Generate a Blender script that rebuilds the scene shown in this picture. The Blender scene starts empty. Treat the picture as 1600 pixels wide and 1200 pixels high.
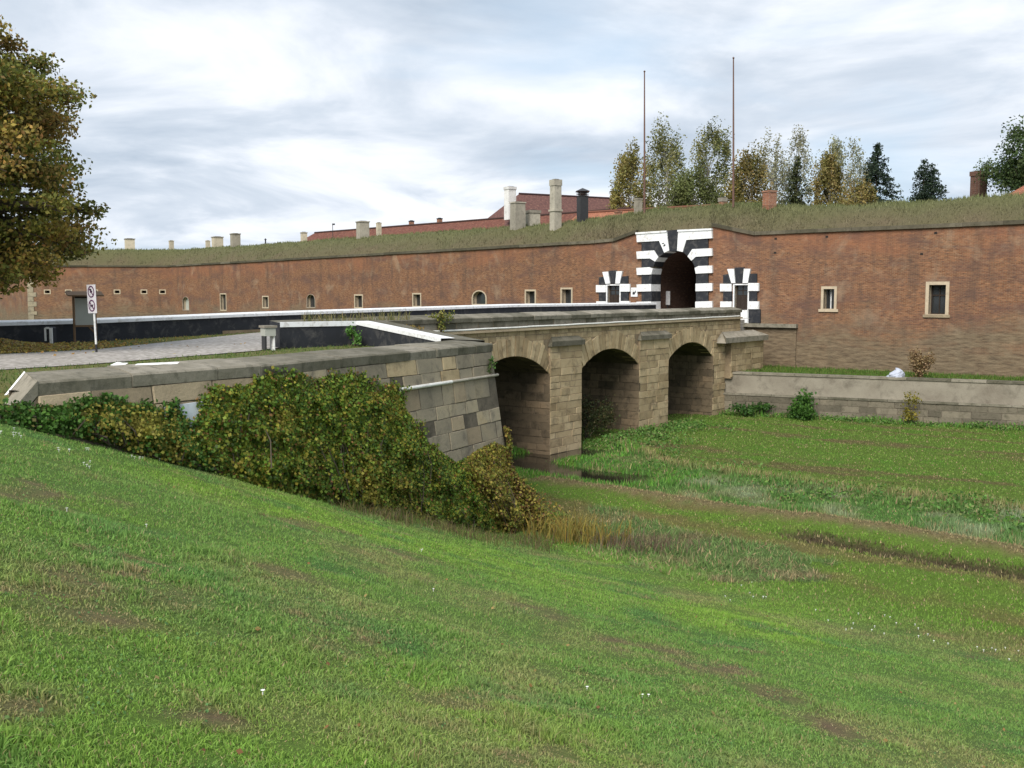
import bpy, math, random
import numpy as np
from mathutils import Vector
from mathutils.geometry import tessellate_polygon
random.seed(7); RNG = np.random.default_rng(7)
S = bpy.context.scene
COL = S.collection
ZE = 7.45                       # eye height above the moat floor; geometry below is written eye-relative

# ------------------------------------------------------------------ camera, sky, sun, exposure
PITCH = math.atan(139 / 1600)
cam = bpy.data.objects.new('camera', bpy.data.cameras.new('camera'))
cam.data.sensor_width = 36; cam.data.lens = 36; cam.data.clip_end = 6000; cam.data.clip_start = .1
cam.location = (0, 0, ZE); cam.rotation_euler = (math.pi / 2 - PITCH, 0, 0)
COL.objects.link(cam); S.camera = cam
SUN_EL, SUN_AZ = math.radians(42), math.radians(205)       # azimuth clockwise from +Y
sd = bpy.data.lights.new('sun', 'SUN'); sd.energy = 3.3; sd.angle = math.radians(34); sd.color = (1, .95, .87)
sun = bpy.data.objects.new('sun', sd); COL.objects.link(sun)
sdir = Vector((math.sin(SUN_AZ) * math.cos(SUN_EL), math.cos(SUN_AZ) * math.cos(SUN_EL), math.sin(SUN_EL)))
sun.rotation_euler = sdir.to_track_quat('Z', 'Y').to_euler(); sun.location = (0, 0, 60)
S.view_settings.view_transform = 'Standard'; S.view_settings.look = 'None'
S.view_settings.exposure = 0.5; S.view_settings.gamma = 1; S.view_settings.use_curve_mapping = False
W = bpy.data.worlds.new('World'); S.world = W; W.use_nodes = True
nt = W.node_tree; nt.nodes.clear()
def N(t, kind, **kw):
    n = t.nodes.new(kind)
    for k, v in kw.items(): setattr(n, k, v)
    return n
def math_node(t, op, a, b=None, clamp=False):
    n = N(t, 'ShaderNodeMath', operation=op, use_clamp=clamp)
    for i, v in enumerate((a, b)):
        if v is None: continue
        if hasattr(v, 'links'): t.links.new(v, n.inputs[i])
        else: n.inputs[i].default_value = v
    return n.outputs[0]
def ramp(t, fac, stops):
    r = N(t, 'ShaderNodeValToRGB'); e = r.color_ramp.elements
    while len(e) < len(stops): e.new(.5)
    for i, (p, c) in enumerate(stops):
        e[i].position = p; e[i].color = (*c, 1) if len(c) == 3 else c
    t.links.new(fac, r.inputs[0]); return r.outputs[0]
def mixc(t, fac, a, b, mode='MIX'):
    m = N(t, 'ShaderNodeMix', data_type='RGBA', blend_type=mode)
    for v, s in ((fac, m.inputs[0]), (a, m.inputs[6]), (b, m.inputs[7])):
        if hasattr(v, 'links'): t.links.new(v, s)
        elif isinstance(v, (int, float)): s.default_value = v
        else: s.default_value = (*v, 1)
    return m.outputs[2]
def noise(t, vec, scale, detail=4, rough=.55, dist=0):
    n = N(t, 'ShaderNodeTexNoise'); n.inputs['Scale'].default_value = scale
    n.inputs['Detail'].default_value = detail; n.inputs['Roughness'].default_value = rough
    n.inputs['Distortion'].default_value = dist
    if vec is not None: t.links.new(vec, n.inputs['Vector'])
    return n.outputs['Fac']
sky = N(nt, 'ShaderNodeTexSky', sky_type='NISHITA', sun_disc=False)
sky.sun_elevation = SUN_EL; sky.sun_rotation = SUN_AZ; sky.air_density = 1.0; sky.dust_density = 2.0
tc = N(nt, 'ShaderNodeTexCoord'); sp = N(nt, 'ShaderNodeSeparateXYZ'); nt.links.new(tc.outputs['Generated'], sp.inputs[0])
zz = math_node(nt, 'ADD', math_node(nt, 'MAXIMUM', sp.outputs[2], 0.0), .16)
cb = N(nt, 'ShaderNodeCombineXYZ')
nt.links.new(math_node(nt, 'DIVIDE', sp.outputs[0], zz), cb.inputs[0]); nt.links.new(math_node(nt, 'DIVIDE', sp.outputs[1], zz), cb.inputs[1])
cb.inputs[2].default_value = 3.1
n1 = noise(nt, cb.outputs[0], 1.15, 8, .56, .45); 
cb2 = N(nt, 'ShaderNodeVectorMath', operation='MULTIPLY_ADD'); nt.links.new(cb.outputs[0], cb2.inputs[0]); cb2.inputs[1].default_value = (.8, 1.25, 1); cb2.inputs[2].default_value = (4.3, 1.7, 9)
n2 = noise(nt, cb2.outputs[0], .62, 6, .5, .2)
cover = ramp(nt, n2, [(.34, (0, 0, 0)), (.50, (1, 1, 1))])
shade = ramp(nt, n1, [(.32, (4.0, 4.7, 5.6)), (.44, (5.3, 5.9, 6.7)), (.53, (6.9, 7.3, 7.9)), (.64, (8.5, 8.6, 8.8))])
bright_sky = mixc(nt, .72, sky.outputs[0], (4.6, 6.0, 7.5))
skyc = mixc(nt, cover, bright_sky, shade)
bg = N(nt, 'ShaderNodeBackground'); bg.inputs[1].default_value = .095; nt.links.new(skyc, bg.inputs[0])
wo = N(nt, 'ShaderNodeOutputWorld'); nt.links.new(bg.outputs[0], wo.inputs[0])

# ------------------------------------------------------------------ photo geometry helpers
_c, _s = math.cos(PITCH), math.sin(PITCH)
def ray(px, py):
    x = (px - 800) / 1600; y = (600 - py) / 1600; Y = _c + y * _s
    return x / Y, 1.0, (-_s + y * _c) / Y
def D(px, py, Y): r = ray(px, py); return Vector((r[0] * Y, Y, r[2] * Y))
def G(px, py, h): r = ray(px, py); k = -h / r[2]; return Vector((r[0] * k, k, -h))
def PH(px, py, O, d):
    r = ray(px, py); det = -r[0] * d[1] + d[0]
    k = (-O[0] * d[1] + d[0] * O[1]) / det; u = (r[0] * O[1] - O[0]) / det
    return u, k * r[2]
def lerp(a, b, t): return a + (b - a) * t
def V2(v): return Vector((v[0], v[1]))

# bridge frame: t along the front face towards the gate, s back from it
DB = Vector((.6, .8)); NB = Vector((-.8, .6)); A0 = Vector((-1.68, 44.16))
def BR(t, s, z): p = A0 + DB * t + NB * s; return Vector((p.x, p.y, z))
# fortress wall frames
GO = Vector((11.97, 75.0)); DW = Vector((.769, -.639))
DW.normalize(); NW = Vector((-.639, -.769)); NW.normalize()      # towards the viewer
JL = GO + DW * -7.15; CL = Vector((-49.0, 147.0)); CQ = Vector((-68.5, 145.5)); CF = Vector((-100, 190))
RW = GO + DW * 40
# wing wall, top front edge of the coping
P1 = Vector((-8.31, 17.8)); P2 = Vector((-5.45, 21.95)); P3 = Vector((-.67, 31.6)); RR = Vector((-2.99, 41.9))
MOAT = -7.45

# ------------------------------------------------------------------ object helpers
def link(o):
    COL.objects.link(o)
    if o.parent is None: o.location.z += ZE
    return o
ORG = {}
def tag(o, label, cat, group=None):
    o['label'] = label; o['category'] = cat
    if group: o['group'] = group
    return o
def thing(name, loc, label, cat, group=None):
    o = bpy.data.objects.new(name, None); o.empty_display_size = .3
    o.location = loc; ORG[o] = Vector(loc); link(o); return tag(o, label, cat, group)
def mesh_obj(name, verts, faces, mat, parent=None, loc=None, smooth=False, uvs=None, cols=None):
    org = ORG[parent] if parent is not None else (Vector(loc) if loc is not None else Vector((0, 0, 0)))
    me = bpy.data.meshes.new(name)
    if isinstance(verts, np.ndarray): verts = (verts - np.array(org)).tolist() if len(verts) < 20000 else verts - np.array(org)
    else: verts = [tuple(Vector(v) - org) for v in verts]
    if isinstance(verts, np.ndarray):
        nv = len(verts); nf, k = faces.shape
        me.vertices.add(nv); me.vertices.foreach_set('co', verts.astype(np.float32).ravel())
        me.loops.add(nf * k); me.loops.foreach_set('vertex_index', faces.astype(np.int32).ravel())
        me.polygons.add(nf); me.polygons.foreach_set('loop_start', np.arange(0, nf * k, k, dtype=np.int32))
        me.polygons.foreach_set('loop_total', np.full(nf, k, dtype=np.int32))
        me.update(calc_edges=True)
    else:
        me.from_pydata(verts, [], faces.tolist() if isinstance(faces, np.ndarray) else faces); me.update()
    if uvs is not None:
        ul = me.uv_layers.new(name='UVMap'); li = np.empty(len(me.loops), dtype=np.int32); me.loops.foreach_get('vertex_index', li)
        ul.data.foreach_set('uv', np.asarray(uvs, dtype=np.float32)[li].ravel())
    if cols is not None:
        ca = me.color_attributes.new('Col', 'FLOAT_COLOR', 'POINT')
        c4 = np.ones((len(me.vertices), 4), dtype=np.float32); c4[:, :3] = cols; ca.data.foreach_set('color', c4.ravel())
    if smooth: me.polygons.foreach_set('use_smooth', np.ones(len(me.polygons), dtype=bool))
    if mat is not None: me.materials.append(mat)
    o = bpy.data.objects.new(name, me)
    if parent is not None: o.parent = parent; ORG[o] = org
    else: o.location = org; ORG[o] = org
    link(o); return o
class MB:
    def __init__(s): s.v = []; s.f = []
    def add(s, vs, fs):
        b = len(s.v); s.v += [Vector(v) for v in vs]; s.f += [tuple(i + b for i in f) for f in fs]
    def box(s, c, size, rz=0):
        x, y, z = (q / 2 for q in size); cs, sn = math.cos(rz), math.sin(rz); vs = []
        for sz in (-z, z):
            for sx, sy in ((-x, -y), (x, -y), (x, y), (-x, y)):
                vs.append((c[0] + sx * cs - sy * sn, c[1] + sx * sn + sy * cs, c[2] + sz))
        s.add(vs, [(0, 3, 2, 1), (4, 5, 6, 7), (0, 1, 5, 4), (1, 2, 6, 5), (2, 3, 7, 6), (3, 0, 4, 7)])
    def prism(s, poly, off):           # poly: 3D points (front), extruded by -off
        n = len(poly); off = Vector(off)
        s.add([Vector(p) for p in poly] + [Vector(p) + off for p in poly],
              [tuple(range(n)), tuple(range(2 * n - 1, n - 1, -1))] + [(i, n + i, n + (i + 1) % n, (i + 1) % n) for i in range(n)])
    def tube(s, pts, rad, n=7, cap=True):
        pts = [Vector(p) for p in pts]; rings = []
        if not hasattr(rad, '__len__'): rad = [rad] * len(pts)
        for i, p in enumerate(pts):
            d = (pts[min(i + 1, len(pts) - 1)] - pts[max(i - 1, 0)])
            if d.length < 1e-6: d = Vector((0, 0, 1))
            d.normalize(); a = d.orthogonal().normalized() if abs(d.z) > .9 else d.cross(Vector((0, 0, 1))).normalized()
            b = d.cross(a); rings.append([p + (a * math.cos(2 * math.pi * k / n) + b * math.sin(2 * math.pi * k / n)) * rad[i] for k in range(n)])
        vs = [v for r in rings for v in r]; fs = []
        for i in range(len(pts) - 1):
            for k in range(n): fs.append((i * n + k, i * n + (k + 1) % n, (i + 1) * n + (k + 1) % n, (i + 1) * n + k))
        if cap: fs += [tuple(range(n - 1, -1, -1)), tuple((len(pts) - 1) * n + k for k in range(n))]
        s.add(vs, fs)
    def block(s, q, nrm, proud, depth, ch=.02):   # q: 4 corners on the surface (ccw seen from outside)
        q = [Vector(p) for p in q]; nrm = Vector(nrm); c = sum(q, Vector()) / 4; ring = []; front = []; back = []
        for p in q:
            to = c - p; l = to.length
            ring.append(p + nrm * (proud - ch)); front.append(p + to * min(.3, 1.4 * ch / l) + nrm * proud); back.append(p - nrm * depth)
        s.add(front + ring + back, [(0, 1, 2, 3)] + [(4 + i, 4 + (i + 1) % 4, (i + 1) % 4, i) for i in range(4)] + [(8 + i, 8 + (i + 1) % 4, 4 + (i + 1) % 4, 4 + i) for i in range(4)])
    def obj(s, name, mat, parent=None, loc=None, smooth=False, uvs=None):
        return mesh_obj(name, s.v, s.f, mat, parent, loc, smooth, uvs)

# ------------------------------------------------------------------ materials
def new_mat(name, rough=.85, spec=.25):
    m = bpy.data.materials.new(name); m.use_nodes = True; t = m.node_tree; b = t.nodes['Principled BSDF']
    b.inputs['Roughness'].default_value = rough; b.inputs['Specular IOR Level'].default_value = spec
    return m, t, b
def bump(t, b, h, strength=.4, dist=.02):
    n = N(t, 'ShaderNodeBump'); n.inputs['Strength'].default_value = strength; n.inputs['Distance'].default_value = dist
    t.links.new(h, n.inputs['Height']); t.links.new(n.outputs[0], b.inputs['Normal'])
def pos(t): return N(t, 'ShaderNodeNewGeometry').outputs['Position']
def stone(name, stops, scale=1.3, var=.35, stain=(.06, .055, .045), stain_amt=.5, bs=.5, rough=.9):
    """patchy masonry: colour picked per block and by large noise, dark lichen blotches, fine grain"""
    m, t, b = new_mat(name, rough, .2); p = pos(t)
    oi = N(t, 'ShaderNodeObjectInfo').outputs['Random']
    f = math_node(t, 'ADD', math_node(t, 'MULTIPLY', noise(t, p, scale, 5, .6), 1 - var), math_node(t, 'MULTIPLY', oi, var))
    c = ramp(t, f, stops)
    st = ramp(t, noise(t, p, scale * 2.3, 8, .68, .4), [(.50, (0, 0, 0)), (.68, (stain_amt,) * 3)])
    c = mixc(t, st, c, stain)
    g = noise(t, p, 38, 5, .7); c = mixc(t, .5, c, ramp(t, g, [(.25, (.45, .45, .45)), (.75, (1, 1, 1))]), 'MULTIPLY')
    v = math_node(t, 'MULTIPLY_ADD', oi, .34); t.nodes[-1].inputs[2].default_value = .83
    vc = N(t, 'ShaderNodeCombineColor'); [t.links.new(v, vc.inputs[i]) for i in range(3)]
    c = mixc(t, .8, c, vc.outputs[0], 'MULTIPLY')
    t.links.new(c, b.inputs['Base Color'])
    bump(t, b, math_node(t, 'ADD', math_node(t, 'MULTIPLY', noise(t, p, 9, 6, .65), 1.2), math_node(t, 'MULTIPLY', g, .5)), bs, .03)
    return m
def plain(name, col, rough=.6, var=.25, scale=4, metal=0, dirt=None, dirt_amt=.4):
    m, t, b = new_mat(name, rough, .3); p = pos(t); b.inputs['Metallic'].default_value = metal
    c = mixc(t, noise(t, p, scale, 6, .65), tuple(x * (1 - var) for x in col), tuple(min(1, x * (1 + var)) for x in col))
    if dirt: c = mixc(t, ramp(t, noise(t, p, scale * .8, 8, .7, .5), [(.5, (0, 0, 0)), (.7, (dirt_amt,) * 3)]), c, dirt)
    t.links.new(c, b.inputs['Base Color']); bump(t, b, noise(t, p, 30, 4, .6), .25, .01)
    return m
def brickmat(name, c1, c2, mortar, bw=.27, bh=.082, patches=True, bs=.6, mort=.011, base_z=None):
    m, t, b = new_mat(name, .92, .15)
    uv = N(t, 'ShaderNodeUVMap').outputs[0]; p = pos(t)
    br = N(t, 'ShaderNodeTexBrick'); t.links.new(uv, br.inputs['Vector'])
    br.inputs['Color1'].default_value = (*c1, 1); br.inputs['Color2'].default_value = (*c2, 1); br.inputs['Mortar'].default_value = (*mortar, 1)
    br.inputs['Scale'].default_value = 1; br.inputs['Brick Width'].default_value = bw; br.inputs['Row Height'].default_value = bh
    br.inputs['Mortar Size'].default_value = mort; br.inputs['Bias'].default_value = -.1; br.inputs['Mortar Smooth'].default_value = .3
    c = br.outputs['Color']
    # single odd bricks: noise sampled on a stretched grid
    vm = N(t, 'ShaderNodeVectorMath', operation='MULTIPLY'); t.links.new(uv, vm.inputs[0]); vm.inputs[1].default_value = (2.6, 9, 1)
    sg = noise(t, vm.outputs[0], 1.0, 3, .7)
    c = mixc(t, ramp(t, sg, [(.52, (0, 0, 0)), (.66, (.7, .7, .7))]), c, (.075, .05, .045))
    c = mixc(t, ramp(t, sg, [(.28, (.65, .65, .65)), (.42, (0, 0, 0))]), c, (.40, .25, .16))
    if patches:
        sx = N(t, 'ShaderNodeSeparateXYZ'); t.links.new(uv, sx.inputs[0])
        vs = N(t, 'ShaderNodeVectorMath', operation='MULTIPLY'); t.links.new(uv, vs.inputs[0]); vs.inputs[1].default_value = (.16, .5, 1)
        big = noise(t, vs.outputs[0], 1, 6, .6, .4)
        hz = math_node(t, 'ADD', math_node(t, 'MULTIPLY', sx.outputs[1], .12), big)       # height + noise
        # newer, redder courses rebuilt along the top of the wall
        c = mixc(t, ramp(t, hz, [(.78, (0, 0, 0)), (1.0, (.6, .6, .6))]), c, mixc(t, sg, (.31, .125, .065), (.20, .095, .06)))
        # soot band
        c = mixc(t, ramp(t, noise(t, vs.outputs[0], 1.7, 7, .65, .3), [(.47, (0, 0, 0)), (.66, (.7, .7, .7))]), c, (.11, .066, .056))
        vd = N(t, 'ShaderNodeVectorMath', operation='MULTIPLY'); t.links.new(uv, vd.inputs[0]); vd.inputs[1].default_value = (1.1, .16, 1)
        c = mixc(t, ramp(t, noise(t, vd.outputs[0], 1, 6, .65, .2), [(.49, (0, 0, 0)), (.70, (.65, .65, .65))]), c, (.085, .06, .048))
        c = mixc(t, ramp(t, noise(t, uv, .45, 7, .7, .6), [(.54, (0, 0, 0)), (.72, (.5, .5, .5))]), c, (.34, .255, .175))
        c = mixc(t, ramp(t, noise(t, vm.outputs[0], 1.9, 2, .5), [(.70, (0, 0, 0)), (.74, (.9, .9, .9))]), c, (.025, .018, .015))
        vb = N(t, 'ShaderNodeVectorMath', operation='MULTIPLY'); t.links.new(uv, vb.inputs[0]); vb.inputs[1].default_value = (1.3, 7, 1)
        # older grey-brown courses at the foot
        c = mixc(t, ramp(t, hz, [(.10, (.85, .85, .85)), (.40, (0, 0, 0))]), c, mixc(t, ramp(t, noise(t, vb.outputs[0], 1, 4, .7), [(.35, (0, 0, 0)), (.65, (1, 1, 1))]), (.085, .066, .045), (.22, .175, .115)))
    t.links.new(c, b.inputs['Base Color'])
    h = math_node(t, 'ADD', math_node(t, 'MULTIPLY', br.outputs['Fac'], -.6), math_node(t, 'MULTIPLY', sg, .9))
    bump(t, b, h, bs, .03)
    return m
def leafmat(name, trans=.3, rough=.6):
    m = bpy.data.materials.new(name); m.use_nodes = True; t = m.node_tree; t.nodes.clear()
    a = N(t, 'ShaderNodeAttribute', attribute_name='Col').outputs['Color']
    d = N(t, 'ShaderNodeBsdfPrincipled'); d.inputs['Roughness'].default_value = rough; d.inputs['Specular IOR Level'].default_value = .25
    tr = N(t, 'ShaderNodeBsdfTranslucent'); t.links.new(a, d.inputs['Base Color']); t.links.new(a, tr.inputs[0])
    mx = N(t, 'ShaderNodeMixShader'); mx.inputs[0].default_value = trans
    t.links.new(d.outputs[0], mx.inputs[1]); t.links.new(tr.outputs[0], mx.inputs[2])
    o = N(t, 'ShaderNodeOutputMaterial'); t.links.new(mx.outputs[0], o.inputs[0]); return m
def colmat(name, rough=.95, scale=14, bs=.6):
    m, t, b = new_mat(name, rough, .1); p = pos(t)
    a = N(t, 'ShaderNodeAttribute', attribute_name='Col').outputs['Color']
    g = noise(t, p, scale, 8, .75); c = mixc(t, .85, a, ramp(t, g, [(.3, (.45, .45, .45)), (.7, (1.25, 1.2, 1.1))]), 'MULTIPLY')
    t.links.new(c, b.inputs['Base Color']); bump(t, b, g, bs, .06); return m
M = {}
M['brick'] = brickmat('weathered_brick', (.155, .066, .035), (.265, .122, .064), (.23, .165, .105), mort=.012)
M['ochre'] = stone('bridge_sandstone', [(.22, (.31, .225, .125)), (.45, (.46, .35, .205)), (.6, (.53, .415, .255)), (.8, (.43, .29, .165))], .8, .2, (.075, .06, .042), .55)
M['jamb'] = stone('shaded_jamb_stone', [(.25, (.10, .078, .052)), (.5, (.17, .13, .085)), (.75, (.22, .16, .10))], 1.1, .3, (.035, .03, .022), .7)  # bridge stone darkened: shade inside the arches is put into the colour
M['wing'] = stone('grey_sandstone', [(.22, (.23, .20, .15)), (.5, (.335, .285, .205)), (.66, (.39, .325, .22)), (.82, (.43, .31, .16))], .8, .16, (.07, .065, .06), .55)
M['pale'] = stone('pale_sandstone', [(.3, (.33, .26, .175)), (.6, (.47, .38, .255)), (.8, (.44, .33, .22))], .8, .35, (.15, .12, .09), .35)
M['coping'] = stone('lichen_coping_stone', [(.3, (.13, .12, .085)), (.5, (.215, .195, .15)), (.75, (.30, .27, .22))], 1.6, .3, (.055, .055, .038), .6)
M['lime'] = stone('lime_mortar', [(.3, (.22, .165, .105)), (.7, (.33, .255, .165))], 1.4, 0, (.09, .075, .055), .5)
M['cordon'] = stone('mossy_cordon_stone', [(.3, (.075, .068, .045)), (.6, (.12, .105, .075)), (.8, (.17, .15, .11))], 1.6, .3, (.04, .04, .025), .6)
M['footstone'] = stone('damp_foot_stone', [(.3, (.13, .115, .085)), (.6, (.20, .175, .13)), (.8, (.25, .21, .15))], 1.2, .25, (.055, .055, .035), .6)
M['mortar'] = stone('mortar', [(.3, (.10, .085, .065)), (.7, (.19, .16, .12))], 2, 0, (.05, .045, .035), .5)
M['vault'] = stone('vault_stone', [(.3, (.06, .05, .035)), (.5, (.12, .095, .065)), (.7, (.17, .13, .09))], .9, .4, (.035, .03, .025), .8)  # soot-dark stone, with the shade under the arches also in its colour
M['concrete'] = stone('stained_concrete', [(.3, (.22, .19, .15)), (.5, (.30, .27, .215)), (.75, (.37, .335, .27))], .55, .1, (.10, .085, .065), .55, .3)
M['white'] = plain('white_limewash', (.70, .71, .72), .8, .08, 5, 0, (.33, .30, .26), .75)
M['black'] = plain('black_limewash', (.019, .021, .026), .8, .4, 3, 0, (.10, .095, .09), .6)
M['frame'] = plain('stone_frame', (.44, .36, .26), .85, .2, 5, 0, (.2, .17, .13), .5)
M['dark'] = plain('dark_interior', (.02, .017, .015), .9)
M['iron'] = plain('dark_iron', (.03, .03, .032), .5)
M['wood_dark'] = plain('dark_wood', (.028, .019, .014), .75, .3)
M['wood'] = plain('weathered_wood', (.16, .10, .055), .8, .3, 8)
M['grey_panel'] = plain('grey_panel', (.34, .35, .31), .6, .08)
M['pipe'] = plain('white_painted_pipe', (.72, .71, .67), .5, .1, 3, 0, (.3, .28, .24), .5)
M['sign_white'] = plain('sign_white', (.72, .70, .74), .45, .04)
M['sign_ring'] = plain('sign_ring', (.10, .025, .09), .5, .1)
M['render_c'] = stone('chimney_render', [(.3, (.27, .245, .20)), (.7, (.42, .385, .315))], 1.2, .3, (.12, .11, .095), .5, .3)
M['cream'] = stone('cream_render', [(.3, (.47, .41, .30)), (.7, (.58, .51, .39))], 1.2, .3, (.2, .18, .14), .4, .3)
M['whiterender'] = stone('white_render', [(.3, (.66, .65, .62)), (.7, (.78, .77, .75))], 1, .2, (.3, .29, .27), .4, .3)
M['redbrick'] = brickmat('red_brick', (.25, .09, .05), (.33, .14, .08), (.3, .25, .2), .27, .09, False)
M['darkbrick'] = brickmat('dark_brick', (.10, .045, .032), (.15, .075, .05), (.15, .13, .11), .27, .09, False)  # dark brown brick for one chimney stack and the gate passage
M['roof_red'] = brickmat('red_roof_tiles', (.135, .052, .038), (.185, .078, .055), (.05, .03, .026), .2, .30, False, .8)
M['roof_brown'] = brickmat('brown_roof_tiles', (.125, .062, .055), (.17, .085, .072), (.05, .03, .03), .2, .30, False, .8)
M['roof_orange'] = brickmat('orange_roof_tiles', (.29, .115, .07), (.35, .15, .09), (.14, .06, .04), .2, .30, False, .8)
M['plaster'] = plain('house_plaster', (.55, .50, .42), .9, .1)
M['bark'] = plain('bark', (.075, .06, .045), .95, .4, 9)
M['birch_bark'] = plain('birch_bark', (.40, .37, .32), .9, .35, 6)
M['leaf'] = leafmat('leaves'); M['grass'] = leafmat('grass_blades', .35, .7); M['needle'] = leafmat('needles', .1)
M['ground'] = colmat('turf_soil')
M['blue_render'] = plain('pale_blue_render', (.50, .54, .58), .8, .06, 6, 0, (.3, .32, .33), .5)
M['bag'] = plain('pale_plastic', (.38, .41, .49), .4, .1)
M['paint'] = plain('white_paint', (.78, .78, .76), .6, .06, 9, 0, (.4, .38, .34), .6)
M['pole'] = plain('brown_pole', (.12, .065, .05), .6)
# water
m, t, b = new_mat('moat_water', .06, .5); b.inputs['Base Color'].default_value = (.018, .016, .011, 1)
bump(t, b, noise(t, pos(t), 3, 3, .5), .06, .02); M['water'] = m
# glass
m, t, b = new_mat('window_glass', .08, .6); b.inputs['Base Color'].default_value = (.025, .028, .03, 1); M['glass'] = m
# cobbled road: setts as voronoi cells
m, t, b = new_mat('cobbled_road', .85, .25); p = pos(t)
vo = N(t, 'ShaderNodeTexVoronoi', feature='F1'); vo.inputs['Scale'].default_value = 7; t.links.new(p, vo.inputs['Vector'])
vr = N(t, 'ShaderNodeSeparateColor'); t.links.new(vo.outputs['Color'], vr.inputs[0])
c = ramp(t, vr.outputs[0], [(0, (.29, .265, .25)), (.5, (.39, .36, .335)), (1, (.49, .455, .42))])
c = mixc(t, ramp(t, vo.outputs['Distance'], [(.3, (0, 0, 0)), (.62, (.6, .6, .6))]), c, (.17, .155, .13))
c = mixc(t, ramp(t, noise(t, p, .7, 6, .65), [(.4, (0, 0, 0)), (.7, (.5, .5, .5))]), c, (.22, .20, .17))
t.links.new(c, b.inputs['Base Color']); bump(t, b, vo.outputs['Distance'], -.6, .03); M['cobble'] = m

# ------------------------------------------------------------------ terrain
def hash2(ix, iy, s):
    h = (ix.astype(np.int64) * 374761393 + iy.astype(np.int64) * 668265263 + s * 974711) & 0x7fffffff
    h = ((h ^ (h >> 13)) * 1274126177) & 0x7fffffff
    return ((h ^ (h >> 16)) & 0xffff) / 65535.0
def vnoise(x, y, s=0):
    ix = np.floor(x); iy = np.floor(y); fx = x - ix; fy = y - iy; fx = fx * fx * (3 - 2 * fx); fy = fy * fy * (3 - 2 * fy)
    a = hash2(ix, iy, s); b_ = hash2(ix + 1, iy, s); c_ = hash2(ix, iy + 1, s); d_ = hash2(ix + 1, iy + 1, s)
    return (a * (1 - fx) + b_ * fx) * (1 - fy) + (c_ * (1 - fx) + d_ * fx) * fy
def fbm(x, y, s=0, o=4):
    r = 0; a = .5
    for k in range(o): r = r + a * vnoise(x * 2 ** k + 17 * k, y * 2 ** k - 9 * k, s + k); a *= .5
    return r / (1 - .5 ** o)
def inpoly(X, Y, poly):
    r = np.zeros(np.shape(X), bool); n = len(poly)
    for i in range(n):
        x0, y0 = poly[i][0], poly[i][1]; x1, y1 = poly[(i + 1) % n][0], poly[(i + 1) % n][1]
        if y0 == y1: continue
        c = ((y0 > Y) != (y1 > Y)) & (X < (x1 - x0) * (Y - y0) / (y1 - y0) + x0); r ^= c
    return r
def dline(X, Y, pts):                      # distance to a polyline
    d = np.full(np.shape(X), 1e9)
    for a, b_ in zip(pts[:-1], pts[1:]):
        dx, dy = b_[0] - a[0], b_[1] - a[1]; u = np.clip(((X - a[0]) * dx + (Y - a[1]) * dy) / (dx * dx + dy * dy), 0, 1)
        d = np.minimum(d, np.hypot(X - a[0] - u * dx, Y - a[1] - u * dy))
    return d
def smin(a, b_, k): h = np.clip(.5 + .5 * (b_ - a) / k, 0, 1); return b_ * (1 - h) + a * h - k * h * (1 - h)
RET0 = Vector((13.35, 64.25)); RET1 = G(1600, 597, 4.81); RETD = (V2(RET1) - RET0).normalized(); RETN = Vector((RETD.y, -RETD.x))
if RETN.y > 0: RETN = -RETN
RETE = RET0 + RETD * 34
PLATEAU = [(-400, 18.6), (P1.x - 1.4, P1.y + .55), (P1.x - .35, P1.y + .45), (P2.x - .45, P2.y + .3), (P3.x - .55, P3.y + .5), (RR.x - .6, RR.y), tuple(BR(-.5, .4, 0))[:2], tuple(BR(-.5, 9.5, 0))[:2], tuple(BR(-40, 9.5, 0))[:2], (-400, 40)]
_w = [CF, CQ, CL, JL, RW]
COURT = [tuple(CF + Vector((-900, 0)))] + [tuple(p) for p in (CF + Vector((0, 60)), CQ + Vector((0, 45)), CL + Vector((6, 35)), JL - NW * 1.2, RW - NW * 1.2)] + [(900, -20), (4000, -20), (4000, 5000), (-4000, 5000)]
TERR = [tuple(RET0 - RETN * .35 - RETD * 3), tuple(RETE - RETN * .35), tuple(RW - NW * .5), tuple(GO - NW * .5)]
L1 = [V2(G(x, y, -MOAT)) for x, y in ((850, 750), (1000, 775), (1200, 805), (1400, 833), (1600, 868), (1800, 905))]
L2 = [V2(G(x, y, -MOAT)) for x, y in ((1250, 836), (1400, 862), (1600, 895), (1800, 930))]
L3 = [V2(G(x, y, -MOAT)) for x, y in ((960, 692), (1050, 725), (1250, 755), (1430, 780), (1600, 800), (1800, 822))]
STREAM = [BR(-1, 6, 0), BR(2.9, 2, 0), BR(2.5, -1.5, 0), G(850, 724, -MOAT), G(905, 734, -MOAT), G(960, 741, -MOAT), G(985, 742, -MOAT)]
STREAM2 = [BR(1, 4, 0), BR(3, .5, 0), BR(7.2, -.9, 0)]
def bank(X, Y): return -1.72 - (.2565 * X - .0835 * (np.sqrt(X * X + 9) - 3)) - .184 * Y
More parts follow.
